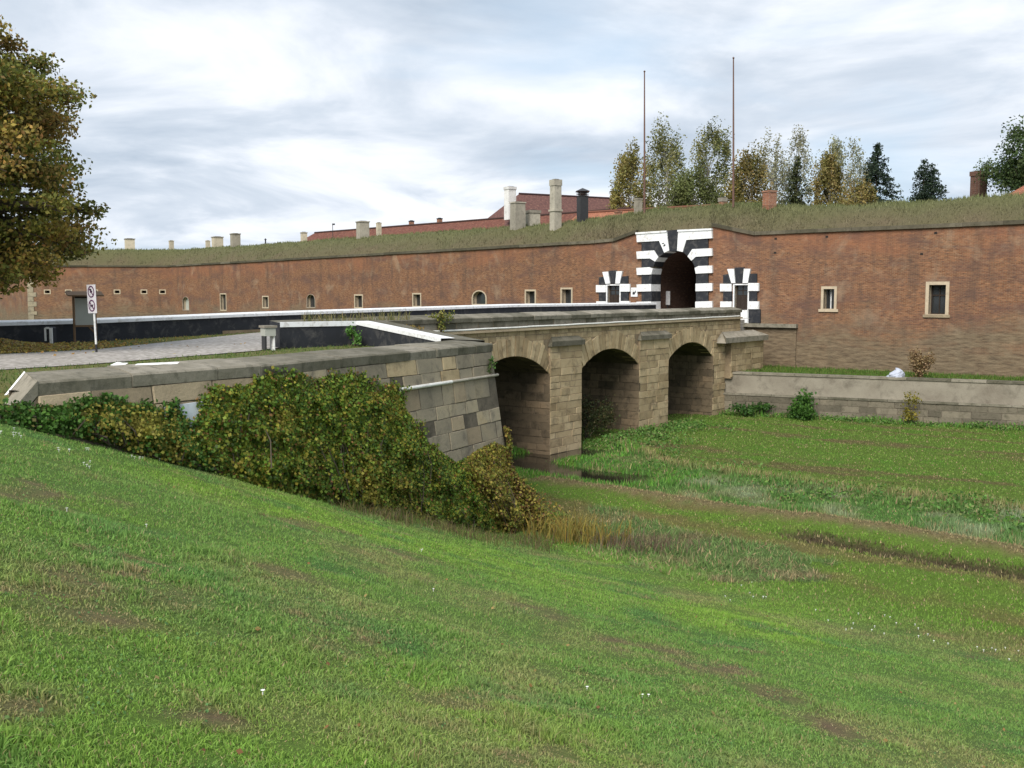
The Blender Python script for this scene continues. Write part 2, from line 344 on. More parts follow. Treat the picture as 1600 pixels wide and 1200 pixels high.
def gz(X, Y):
    X = np.asarray(X, float); Y = np.asarray(Y, float)
    b_ = smin(bank(X, Y), np.full_like(X, -1.6), .5) + (fbm(X * .35, Y * .35, 3) - .5) * .22 + (fbm(X * 1.7, Y * 1.7, 5) - .5) * .05
    b_ = np.where((X - A0.x) * NB.x + (Y - A0.y) * NB.y > 9.4, MOAT - 1, b_)
    fl = MOAT + (fbm(X * .25, Y * .25, 8) - .5) * .25 + (fbm(X * 1.5, Y * 1.5, 9) - .5) * .1
    fl = fl + .22 * np.exp(-(dline(X, Y, L1) / .45) ** 2) - .22 * np.exp(-(dline(X, Y, L2) / .6) ** 2) + .08 * np.exp(-(dline(X, Y, L3) / .5) ** 2)
    fl = fl - .75 * np.exp(-(dline(X, Y, STREAM) / 1.1) ** 2) - .6 * np.exp(-(dline(X, Y, STREAM2) / 1.5) ** 2)
    z = -smin(-b_, -fl, .9)
    z = np.where(inpoly(X, Y, TERR), -4.86 + (fbm(X, Y, 4) - .5) * .08, z)
    tt = (X - A0.x) * DB.x + (Y - A0.y) * DB.y
    z = np.where(inpoly(X, Y, PLATEAU), -1.80 + np.clip((tt + 12) / 12, 0, 1) * .2 + (fbm(X * .6, Y * .6, 6) - .5) * .02, z)
    z = z + np.where(inpoly(X, Y, PLATEAU), .5 * np.exp(-(((X + 18.9) / 1.7) ** 2 + ((Y - 34.9) / 1.5) ** 2)), 0)
    z = np.where(inpoly(X, Y, COURT), -1.7, z)
    return z
def gz1(x, y): return float(gz(np.array([x]), np.array([y]))[0])
def hit(px, py, far=70):
    r = ray(px, py); k = np.linspace(3, far, 3000); z = gz(r[0] * k, k); i = np.argmax(r[2] * k < z)
    return Vector((r[0] * k[i], k[i], z[i]))
DIRT = [(hit(190, 945), .75), (hit(130, 905), .5), (hit(690, 1100), .42), (hit(730, 1085), .3), (hit(1040, 1020), .75), (hit(1090, 1055), .8), (hit(1180, 1075), .7), (hit(950, 1005), .4), (hit(850, 960), .6), (hit(480, 820), .5), (hit(640, 870), .6), (hit(440, 890), .45), (hit(520, 1010), .4), (hit(60, 770), .9), (hit(900, 1190), .5), (hit(1180, 690), 2.2), (hit(1300, 1140), .35), (hit(1330, 1160), .3), (hit(30, 1100), .35), (hit(300, 1130), .3)]
RANK = [V2(hit(x, y)) for x, y in ((905, 800), (1010, 800), (1150, 850), (1330, 885), (1180, 908), (1040, 908), (930, 868))]
FROST = [(hit(1105, 757), 1.6), (hit(1210, 772), 2.0), (hit(1290, 790), 1.6), (hit(1550, 826), 3.0), (hit(1480, 815), 2)]
def gcol(X, Y):
    """turf colour by place: species, wear and dry grass (not light)"""
    X = np.asarray(X, float); Y = np.asarray(Y, float); n = X.shape
    def mix(a, b_, f): f = np.clip(f, 0, 1)[..., None]; return a * (1 - f) + np.array(b_) * f
    tt = fbm(X * .22, Y * .22, 21); t2 = fbm(X * .9, Y * .9, 22); t3 = fbm(X * 3.2, Y * 3.2, 23); t4 = fbm(X * .5 + 40, Y * .5, 29)
    c = np.zeros(n + (3,)) + np.array((.098, .172, .040))
    c = mix(c, (.120, .205, .034), (tt - .42) * 4)
    c = mix(c, (.072, .148, .040), (t2 - .54) * 5)
    c = mix(c, (.155, .170, .065), (t4 - .53) * 4 * (.4 + t3))
    c = mix(c, (.165, .125, .070), (t3 * .6 + t2 * .5 - .70) * 6)
    for q, r in DIRT: 
        dd = np.hypot(X - q.x, (Y - q.y) * .6) / r; c = mix(c, (.17, .122, .078), (.75 - dd + (t3 - .5) * 2.4) * .9)
    floor = np.clip((gz_floorness(X, Y)) , 0, 1)
    u = X * .8 - Y * .6; v = X * .6 + Y * .8              # u runs along the moat
    st = fbm(u * .12, v * .9, 31)
    f = mix(np.zeros(n + (3,)) + np.array((.088, .142, .026)), (.105, .092, .040), (st - .53) * 6)
    f = mix(f, (.075, .15, .022), (t2 - .55) * 4)
    wet = inpoly(X, Y, [tuple(p) for p in L3] + [tuple(p) for p in L1[::-1]])
    f = np.where(wet[..., None], mix(np.zeros(n + (3,)) + np.array((.068, .135, .032)), (.14, .14, .06), (t2 - .47) * 5), f)
    for q, r in FROST: f = mix(f, (.15, .20, .115), (.9 - np.hypot((X - q.x) * .55, Y - q.y) / r * 1.1 + (t2 - .5) * 3.5) * .45)
    d1 = dline(X, Y, L1); d2 = dline(X, Y, L2); d3 = dline(X, Y, L3)
    f = mix(f, (.165, .135, .07), (1.6 - d1 / .42 + (t3 - .5) * 1.4) * .9)
    f = mix(f, (.055, .04, .024), (1.7 - d2 / .5 + (t3 - .5)) * .8)
    f = mix(f, (.225, .18, .09), (1.1 - d3 / .45 + (t3 - .5) * 2) * .6)
    low = inpoly(X, Y, [(p.x, p.y) for p in L1] + [(60, 10), (2, 10), (-2, 30)])
    f = np.where((low & (d1 > .5) & (d2 > .6))[..., None], mix(np.zeros(n + (3,)) + np.array((.098, .165, .027)), (.13, .12, .045), (st * .6 + t2 * .4 - .48) * 6), f)
    wx, wy_ = X + (fbm(X * .5, Y * .5, 33) - .5) * 3.5, Y + (fbm(X * .5, Y * .5, 34) - .5) * 3.5; rk = inpoly(wx, wy_, [tuple(p) for p in RANK]); f = np.where(rk[..., None], mix(np.zeros(n + (3,)) + np.array((.085, .135, .042)), (.13, .12, .06), (t2 - .52) * 5), f)
    c = c * (1 - floor[..., None]) + f * floor[..., None]
    return c
def gz_floorness(X, Y):
    d = bank(X, Y) - MOAT
    return np.clip(.5 - d / 1.0, 0, 1)
def axis(lo, hi, a, b_, step):
    out = list(np.arange(a, b_, step)); g = step; x = a
    while x > lo: g *= 1.5; x -= g; out.insert(0, max(x, lo))
    g = step; x = b_
    while x < hi: out.append(min(x, hi)); g *= 1.5; x += g
    out.append(hi); return np.unique(np.array(out))
gx = axis(-3000, 3000, -34, 38, .36); gy = axis(-400, 4000, -4, 72, .36)
XX, YY = np.meshgrid(gx, gy); ZZ = gz(XX, YY); nx, ny = len(gx), len(gy)
idx = np.arange(nx * ny).reshape(ny, nx)
gf = np.stack([idx[:-1, :-1], idx[:-1, 1:], idx[1:, 1:], idx[1:, :-1]], -1).reshape(-1, 4)
gc = gcol(XX, YY)
pl = inpoly(XX, YY, PLATEAU); pn = fbm(XX * .8, YY * .8, 41)[..., None]
gc = np.where(pl[..., None], np.array((.10, .15, .04)) * (1 - pn) + np.array((.17, .14, .06)) * pn, gc)
gc = gc * .9
ground = mesh_obj('ground', np.stack([XX, YY, ZZ], -1).reshape(-1, 3), gf, M['ground'], smooth=True, cols=gc.reshape(-1, 3)); ground['kind'] = 'structure'

from mathutils.geometry import delaunay_2d_cdt
def tess(poly2, holes=()):
    vs = []; es = []
    for loop in [poly2] + list(holes):
        b0 = len(vs); n_ = len(loop); vs += [Vector((p[0], p[1])) for p in loop]; es += [(b0 + i, b0 + (i + 1) % n_) for i in range(n_)]
    res = delaunay_2d_cdt(vs, es, [], 1, 1e-5)
    flat = [Vector((v[0], v[1], 0)) for v in res[0]]; out = []
    for a, b_, c in res[2]:
        m_ = (flat[a] + flat[b_] + flat[c]) / 3; cr = (flat[b_] - flat[a]).cross(flat[c] - flat[a]).z
        if abs(cr) < 1e-9 or any(inpoly(np.array(m_.x), np.array(m_.y), h_) for h_ in holes) or not inpoly(np.array(m_.x), np.array(m_.y), poly2): continue
        out.append((a, b_, c) if cr > 0 else (a, c, b_))
    return flat, out

# road: a cambered strip of setts from the left edge to the bridge and across it
def far(t, s=9.0): return A0 + DB * t + NB * s
near_edge = [Vector((-60, 8)), V2(G(-200, 596, 1.78)), V2(G(0, 577, 1.77)), V2(G(150, 567, 1.76)), V2(G(400, 546, 1.74)), A0 + DB * -6 + NB * 1.3, A0 + DB * 2 + NB * .9, A0 + DB * 31 + NB * .9]
far_edge = [Vector((-75, 30)), V2(G(-200, 566, 1.78)), V2(G(0, 553, 1.77)), V2(G(150, 545, 1.76)), far(-5, 8.4), far(-2, 8.6), far(2, 8.6), far(31, 8.6)]
rv = []; rf = []
for i in range(len(near_edge)):
    for k in range(9):
        p = near_edge[i].lerp(far_edge[i], k / 8); tb = (p - A0).dot(DB)
        rv.append((p.x, p.y, -1.80 + max(0, min(1, (tb + 12) / 12)) * .2 + .022 + .06 * (1 - (k / 4 - 1) ** 2)))
for i in range(len(near_edge) - 1):
    for k in range(8): a = i * 9 + k; rf.append((a, a + 1, a + 10, a + 9)[::-1])
road = mesh_obj('road', rv, rf, M['cobble'], smooth=True); road['kind'] = 'structure'
# bare earth strip with fallen leaves along the foot of the far parapet
water = mesh_obj('moat_water', [(-16, 36, MOAT - .2), (10, 36, MOAT - .2), (10, 62, MOAT - .2), (-16, 62, MOAT - .2)], [(0, 1, 2, 3)], M['water']); water['kind'] = 'structure'

# ------------------------------------------------------------------ masonry helpers
def jit(a): return random.uniform(-a, a)
def lay(name, parent, surf, nrm, zs, u0, u1, wr, mat, ok=lambda u, z, u2, z2: True, proud=(.0, .035), depth=.12, gap=.016, ch=.022, mats=None):
    """lay courses of single blocks on a surface surf(u,z); u0/u1 may depend on z; ends of courses are broken"""
    n = 0
    for k in range(len(zs) - 1):
        za, zb = zs[k], zs[k + 1]; a = u0((za + zb) / 2); e = u1((za + zb) / 2); u = a
        first = True
        while u < e - .02:
            w = random.uniform(*wr) * (.6 if first and k % 2 else 1); first = False
            if e - (u + w) < wr[0] * .6: w = e - u
            if ok(u, za, u + w, zb):
                g = gap / 2; j = .013
                q = [surf(u + g + jit(j), za + g + jit(j)), surf(u + w - g + jit(j), za + g + jit(j)), surf(u + w - g + jit(j), zb - g + jit(j)), surf(u + g + jit(j), zb - g + jit(j))]
                mb = MB(); mb.block(q, nrm, random.uniform(*proud), depth, ch)
                mb.obj(name, random.choice(mats) if mats else mat, parent); n += 1
            u += w
    return n
def zsteps(z0, z1, r):
    out = [z0]
    while out[-1] < z1 - r[0]: out.append(out[-1] + random.uniform(*r))
    out[-1] = z1; return out

# ------------------------------------------------------------------ bridge
bridge = thing('stone_bridge', BR(11, 4.5, MOAT), 'old sandstone bridge of three arches crossing the grassy moat to the gate', 'bridge')
HW, RISE, CROWN = 2.86, .96, -2.78
RAD = (HW * HW + RISE * RISE) / (2 * RISE); CZ = CROWN - RAD; PHI = math.asin(HW / RAD)
ARCH = [2.83, 11.32, 20.38]; PIERS = [(5.69, 8.46), (14.18, 17.5)]
def ledge_z(t): return -1.52 + .0051 * t
TEND = 27.3
# core with arch openings (front face, backs, vaults)
outer = [(-6.2, -8.3), (-6.2, ledge_z(-6.2)), (TEND, ledge_z(TEND)), (TEND, -8.3)]
holes = []
for c in ARCH:
    h = [(c - HW, -8.2), (c - HW, CZ + RAD * math.cos(PHI))]
    h += [(c + RAD * math.sin(-PHI + 2 * PHI * i / 16), CZ + RAD * math.cos(-PHI + 2 * PHI * i / 16)) for i in range(1, 16)]
    h += [(c + HW, CZ + RAD * math.cos(PHI)), (c + HW, -8.2)]; holes.append(h)
flat, tr = tess(outer, holes)
mb = MB(); mb.add([BR(p.x, 0, p.y) for p in flat], tr); mb.add([BR(p.x, 9, p.y) for p in flat], [t_[::-1] for t_ in tr]); mb.obj('spandrel_wall', M['lime'], bridge)
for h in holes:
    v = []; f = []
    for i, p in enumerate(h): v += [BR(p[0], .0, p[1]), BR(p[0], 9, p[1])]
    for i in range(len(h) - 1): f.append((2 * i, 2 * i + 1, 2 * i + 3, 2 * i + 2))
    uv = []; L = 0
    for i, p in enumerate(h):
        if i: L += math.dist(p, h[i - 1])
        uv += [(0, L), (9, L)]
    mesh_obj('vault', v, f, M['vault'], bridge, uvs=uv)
FN = Vector((.8, -.6, 0)); surfF = lambda o: (lambda u, z: BR(u, -o, z))
# piers: pilaster slab, blocks on its front, blocks on the side that faces the opening
for (a, e) in PIERS:
    mb = MB(); mb.prism([BR(a, -.10, -8), BR(e, -.10, -8), BR(e, -.10, -2.42), BR(a, -.10, -2.42)], BR(0, .2, 0) - BR(0, 0, 0)); pier = mb.obj('pier', M['lime'], bridge)
    lay('stone', pier, surfF(.10), FN, zsteps(-8, -2.42, (.30, .46)), lambda z: a, lambda z: e, (.75, 1.5), M['ochre'])
    cap = MB(); w = .06
    cap.add([BR(a - w, -.26, -2.44), BR(e + w, -.26, -2.44), BR(e + w, -.26, -2.20), BR(a - w, -.26, -2.20), BR(a + .25, 0, -1.98), BR(e - .25, 0, -1.98), BR(a - w, 0, -2.44), BR(e + w, 0, -2.44)],
            [(0, 1, 2, 3), (3, 2, 5, 4), (0, 3, 4, 6), (1, 7, 5, 2), (0, 6, 7, 1)]); cap.obj('pier_cap', M['coping'], pier)
SN = Vector((-.6, -.8, 0))
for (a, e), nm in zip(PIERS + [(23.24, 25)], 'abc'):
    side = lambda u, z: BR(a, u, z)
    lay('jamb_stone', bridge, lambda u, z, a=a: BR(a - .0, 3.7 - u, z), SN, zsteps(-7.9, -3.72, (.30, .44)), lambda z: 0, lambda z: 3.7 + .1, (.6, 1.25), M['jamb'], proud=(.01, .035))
# arch rings: single voussoirs of uneven length
for c in ARCH:
    n = 21
    for i in range(n):
        p0 = -PHI * 1.0 + 2 * PHI * i / n + .004; p1 = -PHI + 2 * PHI * (i + 1) / n - .004
        ln = random.uniform(.78, 1.0); r1 = RAD + ln
        def pt(ph, r): return BR(c + r * math.sin(ph), 0, min(CZ + r * math.cos(ph), ledge_z(c) - .05))
        mb = MB(); mb.block([pt(p0, RAD + .0), pt(p0, r1), pt(p1, r1), pt(p1, RAD + .0)][::-1], FN, random.uniform(.03, .06), .6, .012)
        mb.obj('voussoir', M['ochre'], bridge)
def sp_ok(u, za, u2, zb):
    for x in (u, (u + u2) / 2, u2):
        for z in (za, zb):
            for c in ARCH:
                if math.hypot(x - c, z - CZ) < RAD + .5 and abs(x - c) < HW + .25: return False
    for a, e in PIERS:
        if u2 > a and u < e and za < -2.15: return False
    return True
lay('spandrel_stone', bridge, surfF(0), FN, [-3.9, -3.5, -3.14, -2.8, -2.46, -2.12, -1.84, -1.62], lambda z: -6, lambda z: TEND, (.35, .9), M['ochre'], sp_ok, proud=(0, .02))
# abutment by the fortress wall
def AB(t, o, z): return BR(t, -o, z)
mb = MB(); mb.prism([AB(23.24, .06, -8), AB(24.9, .06, -8), AB(24.9, .06, -2.75), AB(23.24, .06, -2.75)], AB(0, -1, 0) - AB(0, 0, 0)); mb.prism([AB(24.9, .5, -5.2), AB(29.9, .5, -5.2), AB(29.9, .5, -2.95), AB(24.9, .5, -2.95)], AB(0, -3, 0) - AB(0, 0, 0)); ab = mb.obj('abutment', M['lime'], bridge)
lay('stone', ab, surfF(.06), FN, zsteps(-7.8, -2.8, (.3, .44)), lambda z: 23.24, lambda z: 25.0, (.7, 1.3), M['ochre'], proud=(.0, .07))
lay('stone', ab, surfF(.5), FN, zsteps(-5.1, -2.95, (.3, .4)), lambda z: 24.9, lambda z: 29.9, (.8, 1.5), M['ochre'])
mb = MB(); mb.add([AB(23.6, .75, -2.95), AB(30.1, .75, -2.95), AB(30.1, .75, -2.62), AB(23.6, .75, -2.62), AB(24.6, -.0, -2.28), AB(29.3, -.0, -2.28), AB(23.6, -.6, -2.95), AB(30.1, -.6, -2.95), AB(30.1, -1.5, -2.45)], [(0, 1, 2, 3), (3, 2, 5, 4), (0, 3, 4, 6), (1, 7, 8, 5, 2), (0, 6, 7, 1)])
mb.obj('abutment_cap', M['coping'], ab)
# string course, conduit and parapet
mb = MB(); mb.prism([BR(-4.2, -.16, ledge_z(-4.2) - .02), BR(TEND, -.16, ledge_z(TEND) - .02), BR(TEND, -.16, ledge_z(TEND) - .12), BR(-4.2, -.16, ledge_z(-4.2) - .12)][::-1], BR(0, .3, 0) - BR(0, 0, 0)); mb.obj('string_course', M['pale'], bridge)
mb = MB(); mb.tube([BR(t, -.13 - .02 * math.sin(t), ledge_z(t) + .045 + .008 * math.sin(t * 1.7)) for t in np.arange(-3.2, TEND + .1, 1.25)], .042, 7); mb.obj('conduit', M['pipe'], bridge)
def par(name, a, e, zf):
    mb = MB(); mb.prism([BR(a, .0, ledge_z(a) - .04), BR(e, .0, ledge_z(e) - .04), BR(e, .0, zf(e) - .2), BR(a, .0, zf(a) - .2)], BR(0, .7, 0) - BR(0, 0, 0)); return mb.obj(name, M['lime'], bridge)
ptop = lambda t: -.95 + .0025 * t
pp = par('parapet', -5.9, TEND, ptop)
lay('parapet_stone', pp, lambda u, z: BR(u, 0, z + ledge_z(u)), FN, [0.0, .36], lambda z: -5.9, lambda z: TEND, (.7, 1.5), M['coping'], proud=(.005, .03))
t_ = -5.9
while t_ < TEND - .1:
    w = min(random.uniform(1.3, 2.1), TEND - t_); w = TEND - t_ if TEND - t_ - w < .6 else w
    a, e = t_ + .008, t_ + w - .008; o = jit(.02); zz_ = jit(.012)
    mb = MB(); fr = [(-.09 + o, -.21), (-.11 + o, -.04), (-.06 + o, .0), (.62, .13), (.76, .12), (.76, -.1)]
    mb.add([BR(a, s, ptop(a) + z + zz_) for s, z in fr] + [BR(e, s, ptop(e) + z + zz_) for s, z in fr], [tuple(range(5, -1, -1)), tuple(range(6, 12))] + [(i, i + 1, i + 7, i + 6) [::-1] for i in range(5)] + [(5, 0, 6, 11)[::-1]])
    mb.obj('coping_stone', M['coping'], bridge); t_ += w

# ------------------------------------------------------------------ far parapet of the road (black wall, white top)
fp = thing('road_parapet', tuple(far(6)) + (-1.7,), 'long black-painted parapet with white top on the far side of the road', 'wall')
fz = [(-26, -.98), (-14, -.95), (-12, -.94), (-4.4, -.80), (14.8, -.57), (32.5, -.57)]
def fzt(t): return float(np.interp(t, [a for a, _ in fz], [b_ for _, b_ in fz]))
ts = [-26, -20, -14, -12, -8, -4.4, 0, 5, 10, 14.8, 20, 26, 32.5]
def strip(name, prof, mat, parent, ts, fn, s0=9.0):
    v = []; f = []; n = len(prof)
    for t in ts:
        for (s, z) in prof: p = far(t, s0 + s); v.append((p.x, p.y, z if z < -1.6 else fn(t) + z))
    for i in range(len(ts) - 1):
        for k in range(n): f.append((i * n + k, i * n + (k + 1) % n, (i + 1) * n + (k + 1) % n, (i + 1) * n + k))
    f += [tuple(range(n)), tuple(range(len(ts) * n - 1, (len(ts) - 1) * n - 1, -1))]
    return mesh_obj(name, v, f, mat, parent)
strip('wall_body', [(0, -2.1), (.03, -.15), (.62, -.15), (.62, -2.1)], M['black'], fp, ts, fzt)
strip('white_coping', [(-.04, -.15), (-.04, -.03), (.0, .0), (.66, .03), (.66, -.15)], M['white'], fp, ts, fzt)

# ------------------------------------------------------------------ wing wall
wing = thing('wing_wall', (P2.x, P2.y, -5), 'battered sandstone wing wall with lichen coping, half covered in creeper', 'wall')
BAT = .13
def nrm2(a, b_): d = (b_ - a).normalized(); return Vector((d.y, -d.x))
n12, n23, n3r = nrm2(P1, P2), nrm2(P2, P3), nrm2(P3, RR)
def miter(n1_, n2_): return (n1_ + n2_) / (1 + n1_.dot(n2_))
mit = [n12, miter(n12, n23), miter(n23, n3r), n3r]; WP = [P1, P2, P3, RR]
def wv(i, z, back=0): 
    k = max(0, -1.5 - z); return Vector((*(WP[i] + mit[i] * (BAT * k - back)), z))
mb = MB()
for i in range(3):
    mb.add([wv(i, -8.2), wv(i + 1, -8.2), wv(i + 1, -1.7), wv(i, -1.7), wv(i + 1, -1.7, .9), wv(i, -1.7, .9), wv(i + 1, -3.0, 1.0), wv(i, -3.0, 1.0)], [(0, 1, 2, 3), (3, 2, 4, 5), (5, 4, 6, 7)])
mb.obj('core', M['mortar'], wing)
def wsurf(i):
    L = (WP[i + 1] - WP[i]).length
    def f(u, z):
        a = wv(i, z); b_ = wv(i + 1, z); return a.lerp(b_, u / L)
    return f, L
s1, LL1 = wsurf(0); s2, LL2 = wsurf(1)
nn = Vector((*n23, BAT)).normalized(); n1n = Vector((*n12, BAT)).normalized()
lay('ashlar', wing, s1, n1n, [-2.55, -2.1, -1.74], lambda z: 0, lambda z: LL1, (.9, 1.7), M['pale'], depth=.1)
lay('ashlar', wing, s2, nn, [-2.45, -2.14, -1.74], lambda z: 0, lambda z: LL2, (.5, 1.5), M['wing'], depth=.1, mats=[M['wing']] * 6 + [M['pale'], M['ochre']], proud=(-.01, .05))
lay('ashlar', wing, s2, nn, zsteps(-6.8, -2.5, (.34, .56)), lambda z: 5.4, lambda z: LL2, (.55, 1.25), M['wing'], depth=.1, mats=[M['wing']] * 7 + [M['pale']], proud=(-.005, .035), ch=.015)
# coping stones, top tilted up to the back
def coping_run(i, L, cuts, wid=1.15):
    a, e = WP[i], WP[i + 1]; ma, me_ = mit[i], mit[i + 1]
    if i == 0: ma = Vector((.54, -.774))
    for c0, c1 in zip(cuts[:-1], cuts[1:]):
        vs = []; o = jit(.015); dz = jit(.012)
        for c in (c0 + .006, c1 - .006):
            p = a.lerp(e, c / L); m_ = ma.lerp(me_, c / L)
            for off, z in ((.06 + o, -1.74), (.07 + o, -1.53), (.03 + o, -1.49), (-wid * .5, -1.42), (-wid, -1.40), (-wid, -1.72)):
                q = p + m_ * off; vs.append((q.x, q.y, z + dz))
        mb = MB(); mb.add(vs, [tuple(range(5, -1, -1)), tuple(range(6, 12))] + [(k, k + 1, k + 7, k + 6)[::-1] for k in range(5)] + [(5, 0, 6, 11)[::-1]]); mb.obj('coping_stone', M['coping'], wing)
coping_run(0, LL1, [0, 1.9, 3.9, LL1]); coping_run(1, LL2, [0, 1.4, 2.9, 4.5, 6.0, 7.4, 8.6, 9.7, LL2])
# sloping end of the wall at the left
Fq = Vector((*(P1 + n12 * .06), -1.49)); Bq = Vector((*(P1 - Vector((.54, -.774)) * 1.15), -1.40)); Fe = G(20, 640, 1.95); Be = G(-2, 629, 1.95)
dn = Vector((0, 0, -.25))
mb = MB(); mb.add([Fq, Bq, Be, Fe, Fq + dn, Bq + dn, Be + dn, Fe + dn], [(0, 1, 2, 3), (0, 3, 7, 4), (1, 5, 6, 2), (3, 2, 6, 7), (4, 7, 6, 5)]); mb.obj('end_coping', M['coping'], wing)
mb = MB(); o_ = Vector((.0, .06, 0)); fl = [Fq + dn, Bq + dn, Be + dn, Fe + dn]; dd = Vector((.05, .15, -1.2)); mb.add([p + o_ for p in fl] + [p + dd for p in fl], [(0, 3, 7, 4), (3, 2, 6, 7), (2, 1, 5, 6)]); mb.obj('end_core', M['pale'], wing)
mb = MB(); up = Vector((0, 0, .012)); inn = (Fq - Bq).normalized() * .13; mb.add([Bq + up, Be + up, Be + inn + up, Bq + inn + up], [(0, 1, 2, 3), ]); mb.obj('painted_edge', M['paint'], wing)
for (xa, ya, xb, yb, w) in ((176, 569, 196, 570, .16), (210, 571, 278, 568, .13)):
    q0, q1 = G(xa, ya, 1.405), G(xb, yb, 1.405); pts = []
    for k in range(7):
        p = q0.lerp(q1, k / 6); pts.append((p, w * (.35 + random.random() * .7)))
    mb = MB(); mb.add([Vector((p.x, p.y - ww, -1.415)) for p, ww in pts] + [Vector((p.x + .02, p.y + ww, -1.375)) for p, ww in pts], [(k, k + 1, k + 8, k + 7) for k in range(6)]); mb.obj('paint_streak', M['paint'], wing)
# pipe along the wing wall and the pale blue rendered patch
mb = MB(); q = [s2(u, -2.47) + nn * .06 for u in (5.3, 6.6, 8.0)]; mb.tube(q, .05, 8); mb.obj('pipe', M['pipe'], wing)
mb = MB(); mb.tube([s2(u, -2.47) + nn * .055 for u in (8.0, 9.3, LL2 + .1)], .042, 8); mb.obj('pipe', M['render_c'], wing)
def on_seg(px, py, i): 
    d = (WP[i + 1] - WP[i]).normalized(); u, z = PH(px, py, WP[i], d); return u, z
ua, za_ = on_seg(243, 628, 0); ub, zb_ = on_seg(312, 622, 0)
mb = MB(); mb.block([s1(ua, -2.75), s1(ub + .25, -2.75), s1(ub + .2, -2.13), s1(ua + .1, -2.17)], n1n, .055, .05, .01); mb.obj('rendered_patch', M['blue_render'], wing)

# return wall behind the corner: black inner face with white edge, lichened top
ret = thing('return_parapet', (-4, 34, -1.7), 'short black low wall with white angled top behind the wing wall coping', 'wall')
E0 = Vector((-7.75, 34.2, -.93)); E1 = Vector((-5.45, 35.9, -.93)); E2 = G(690, 530, 1.36)
R1 = Vector((*(A0 + DB * -5.6), -.95)); R2 = Vector((P3.x - .2, P3.y + 1.0, -1.44)); RB = Vector((RR.x, RR.y, -1.5))
K0 = Vector((-8.3, 35.1, -.87)); K1 = Vector((*(A0 + DB * -6.4 + NB * .7), -.87))
mb = MB(); mb.add([E0, E1, E2, R2, RB, R1, K1, K0], [(0, 1, 6, 7), (1, 5, 6), (1, 2, 3, 4), (1, 4, 5)])
lo = lambda v, z=-2.0: Vector((v.x, v.y, z))
mb.add([R2, RB, lo(R2), lo(RB), K0, K1, lo(K0), lo(K1)], [(0, 2, 3, 1), (4, 6, 7, 5)]); mb.obj('top', M['coping'], ret)
ins = .03
def face(a, b_, z0a, z0b): return [Vector((a.x, a.y, z0a)), Vector((b_.x, b_.y, z0b)), Vector((b_.x, b_.y, -2.1)), Vector((a.x, a.y, -2.1))]
mb = MB(); mb.add(face(E0, E1, E0.z, E1.z), [(0, 3, 2, 1)]); mb.add(face(E1, E2, E1.z, E2.z), [(0, 3, 2, 1)]); mb.add(face(K0, E0, K0.z, E0.z), [(0, 3, 2, 1)]); mb.obj('black_face', M['black'], ret)
def white_edge(a, b_, w, h, n_in):
    n_in = Vector(n_in).normalized(); o = n_in * -.03; up = Vector((0, 0, .025))
    mb = MB(); mb.add([a + o - Vector((0, 0, h)), b_ + o - Vector((0, 0, h)), b_ + o + up, a + o + up, b_ + n_in * w + up, a + n_in * w + up], [(0, 1, 2, 3), (3, 2, 4, 5)]); return mb.obj('white_edge', M['white'], ret)
d01 = (E1 - E0).normalized(); d12 = (E2 - E1).normalized()
white_edge(E0, E1, .22, .14, (-d01.y, d01.x, 0)); white_edge(E1, E2, .5, .10, (-d12.y, d12.x, 0))

# ------------------------------------------------------------------ fortress wall
fort = thing('fortress_wall', tuple(GO) + (-4.8,), 'long red brick fortress wall with grass-topped rampart and painted gateway', 'fortress')
def wall_section(name, O, d, n_out, outer, holes, depth=.55, mat='brick'):
    O = Vector(O); d3 = Vector((d.x, d.y, 0)); n3 = Vector((n_out.x, n_out.y, 0))
    P = lambda u, z, o=0: Vector((O.x, O.y, 0)) + d3 * u + Vector((0, 0, z)) + n3 * o
    flat, tr = tess(outer, holes); v = [P(p.x, p.y) for p in flat]; uv = [(p.x, p.y) for p in flat]; f = list(tr)
    nrm = (v[tr[0][1]] - v[tr[0][0]]).cross(v[tr[0][2]] - v[tr[0][0]])
    if nrm.dot(n3) < 0: f = [t_[::-1] for t_ in f]
    o = mesh_obj(name, v, f, M[mat], fort, uvs=uv)
    for h in holes:
        n = len(h); v = [P(*p) for p in h] + [P(*p, -depth) for p in h]
        mesh_obj('reveal', v, [(i, (i + 1) % n, n + (i + 1) % n, n + i) for i in range(n)], M['frame'], o)
    return P, o
def rect(u0, u1, z0, z1): return [(u0, z0), (u1, z0), (u1, z1), (u0, z1)]
def arched(u0, u1, z0, z1):
    c, r = (u0 + u1) / 2, (u1 - u0) / 2; zs_ = z1 - r * .6
    return [(u0, z0), (u1, z0)] + [(c + r * math.cos(a), zs_ + r * .6 * math.sin(a)) for a in np.linspace(0, math.pi, 9)]
def ring(P, h, w, o0, o1, mat, name, parent, skip_bottom=False):
    n = len(h); c = (sum(p[0] for p in h) / n, sum(p[1] for p in h) / n)
    us = [p[0] for p in h]; zs_ = [p[1] for p in h]; hu = (max(us) - min(us)) / 2; hz = (max(zs_) - min(zs_)) / 2
    big = [(c[0] + (p[0] - c[0]) * (1 + w / hu), c[1] + (p[1] - c[1]) * (1 + w / hz)) for p in h]
    v = [P(*p, o1) for p in h] + [P(*p, o1) for p in big] + [P(*p, o0) for p in big] + [P(*p, -.2) for p in h]; f = []
    for i in range(n):
        j = (i + 1) % n; f += [(i, j, n + j, n + i), (n + i, n + j, 2 * n + j, 2 * n + i), (3 * n + i, 3 * n + j, j, i)]
    return mesh_obj(name, v, f, mat, parent)
def pxrect(O, d, x0, x1, y0, y1):
    a, za = PH(x0, y1, O, d); b_, zb = PH(x1, y0, O, d); _, z2 = PH(x1, y1, O, d); return a, b_, (za + z2) / 2, zb
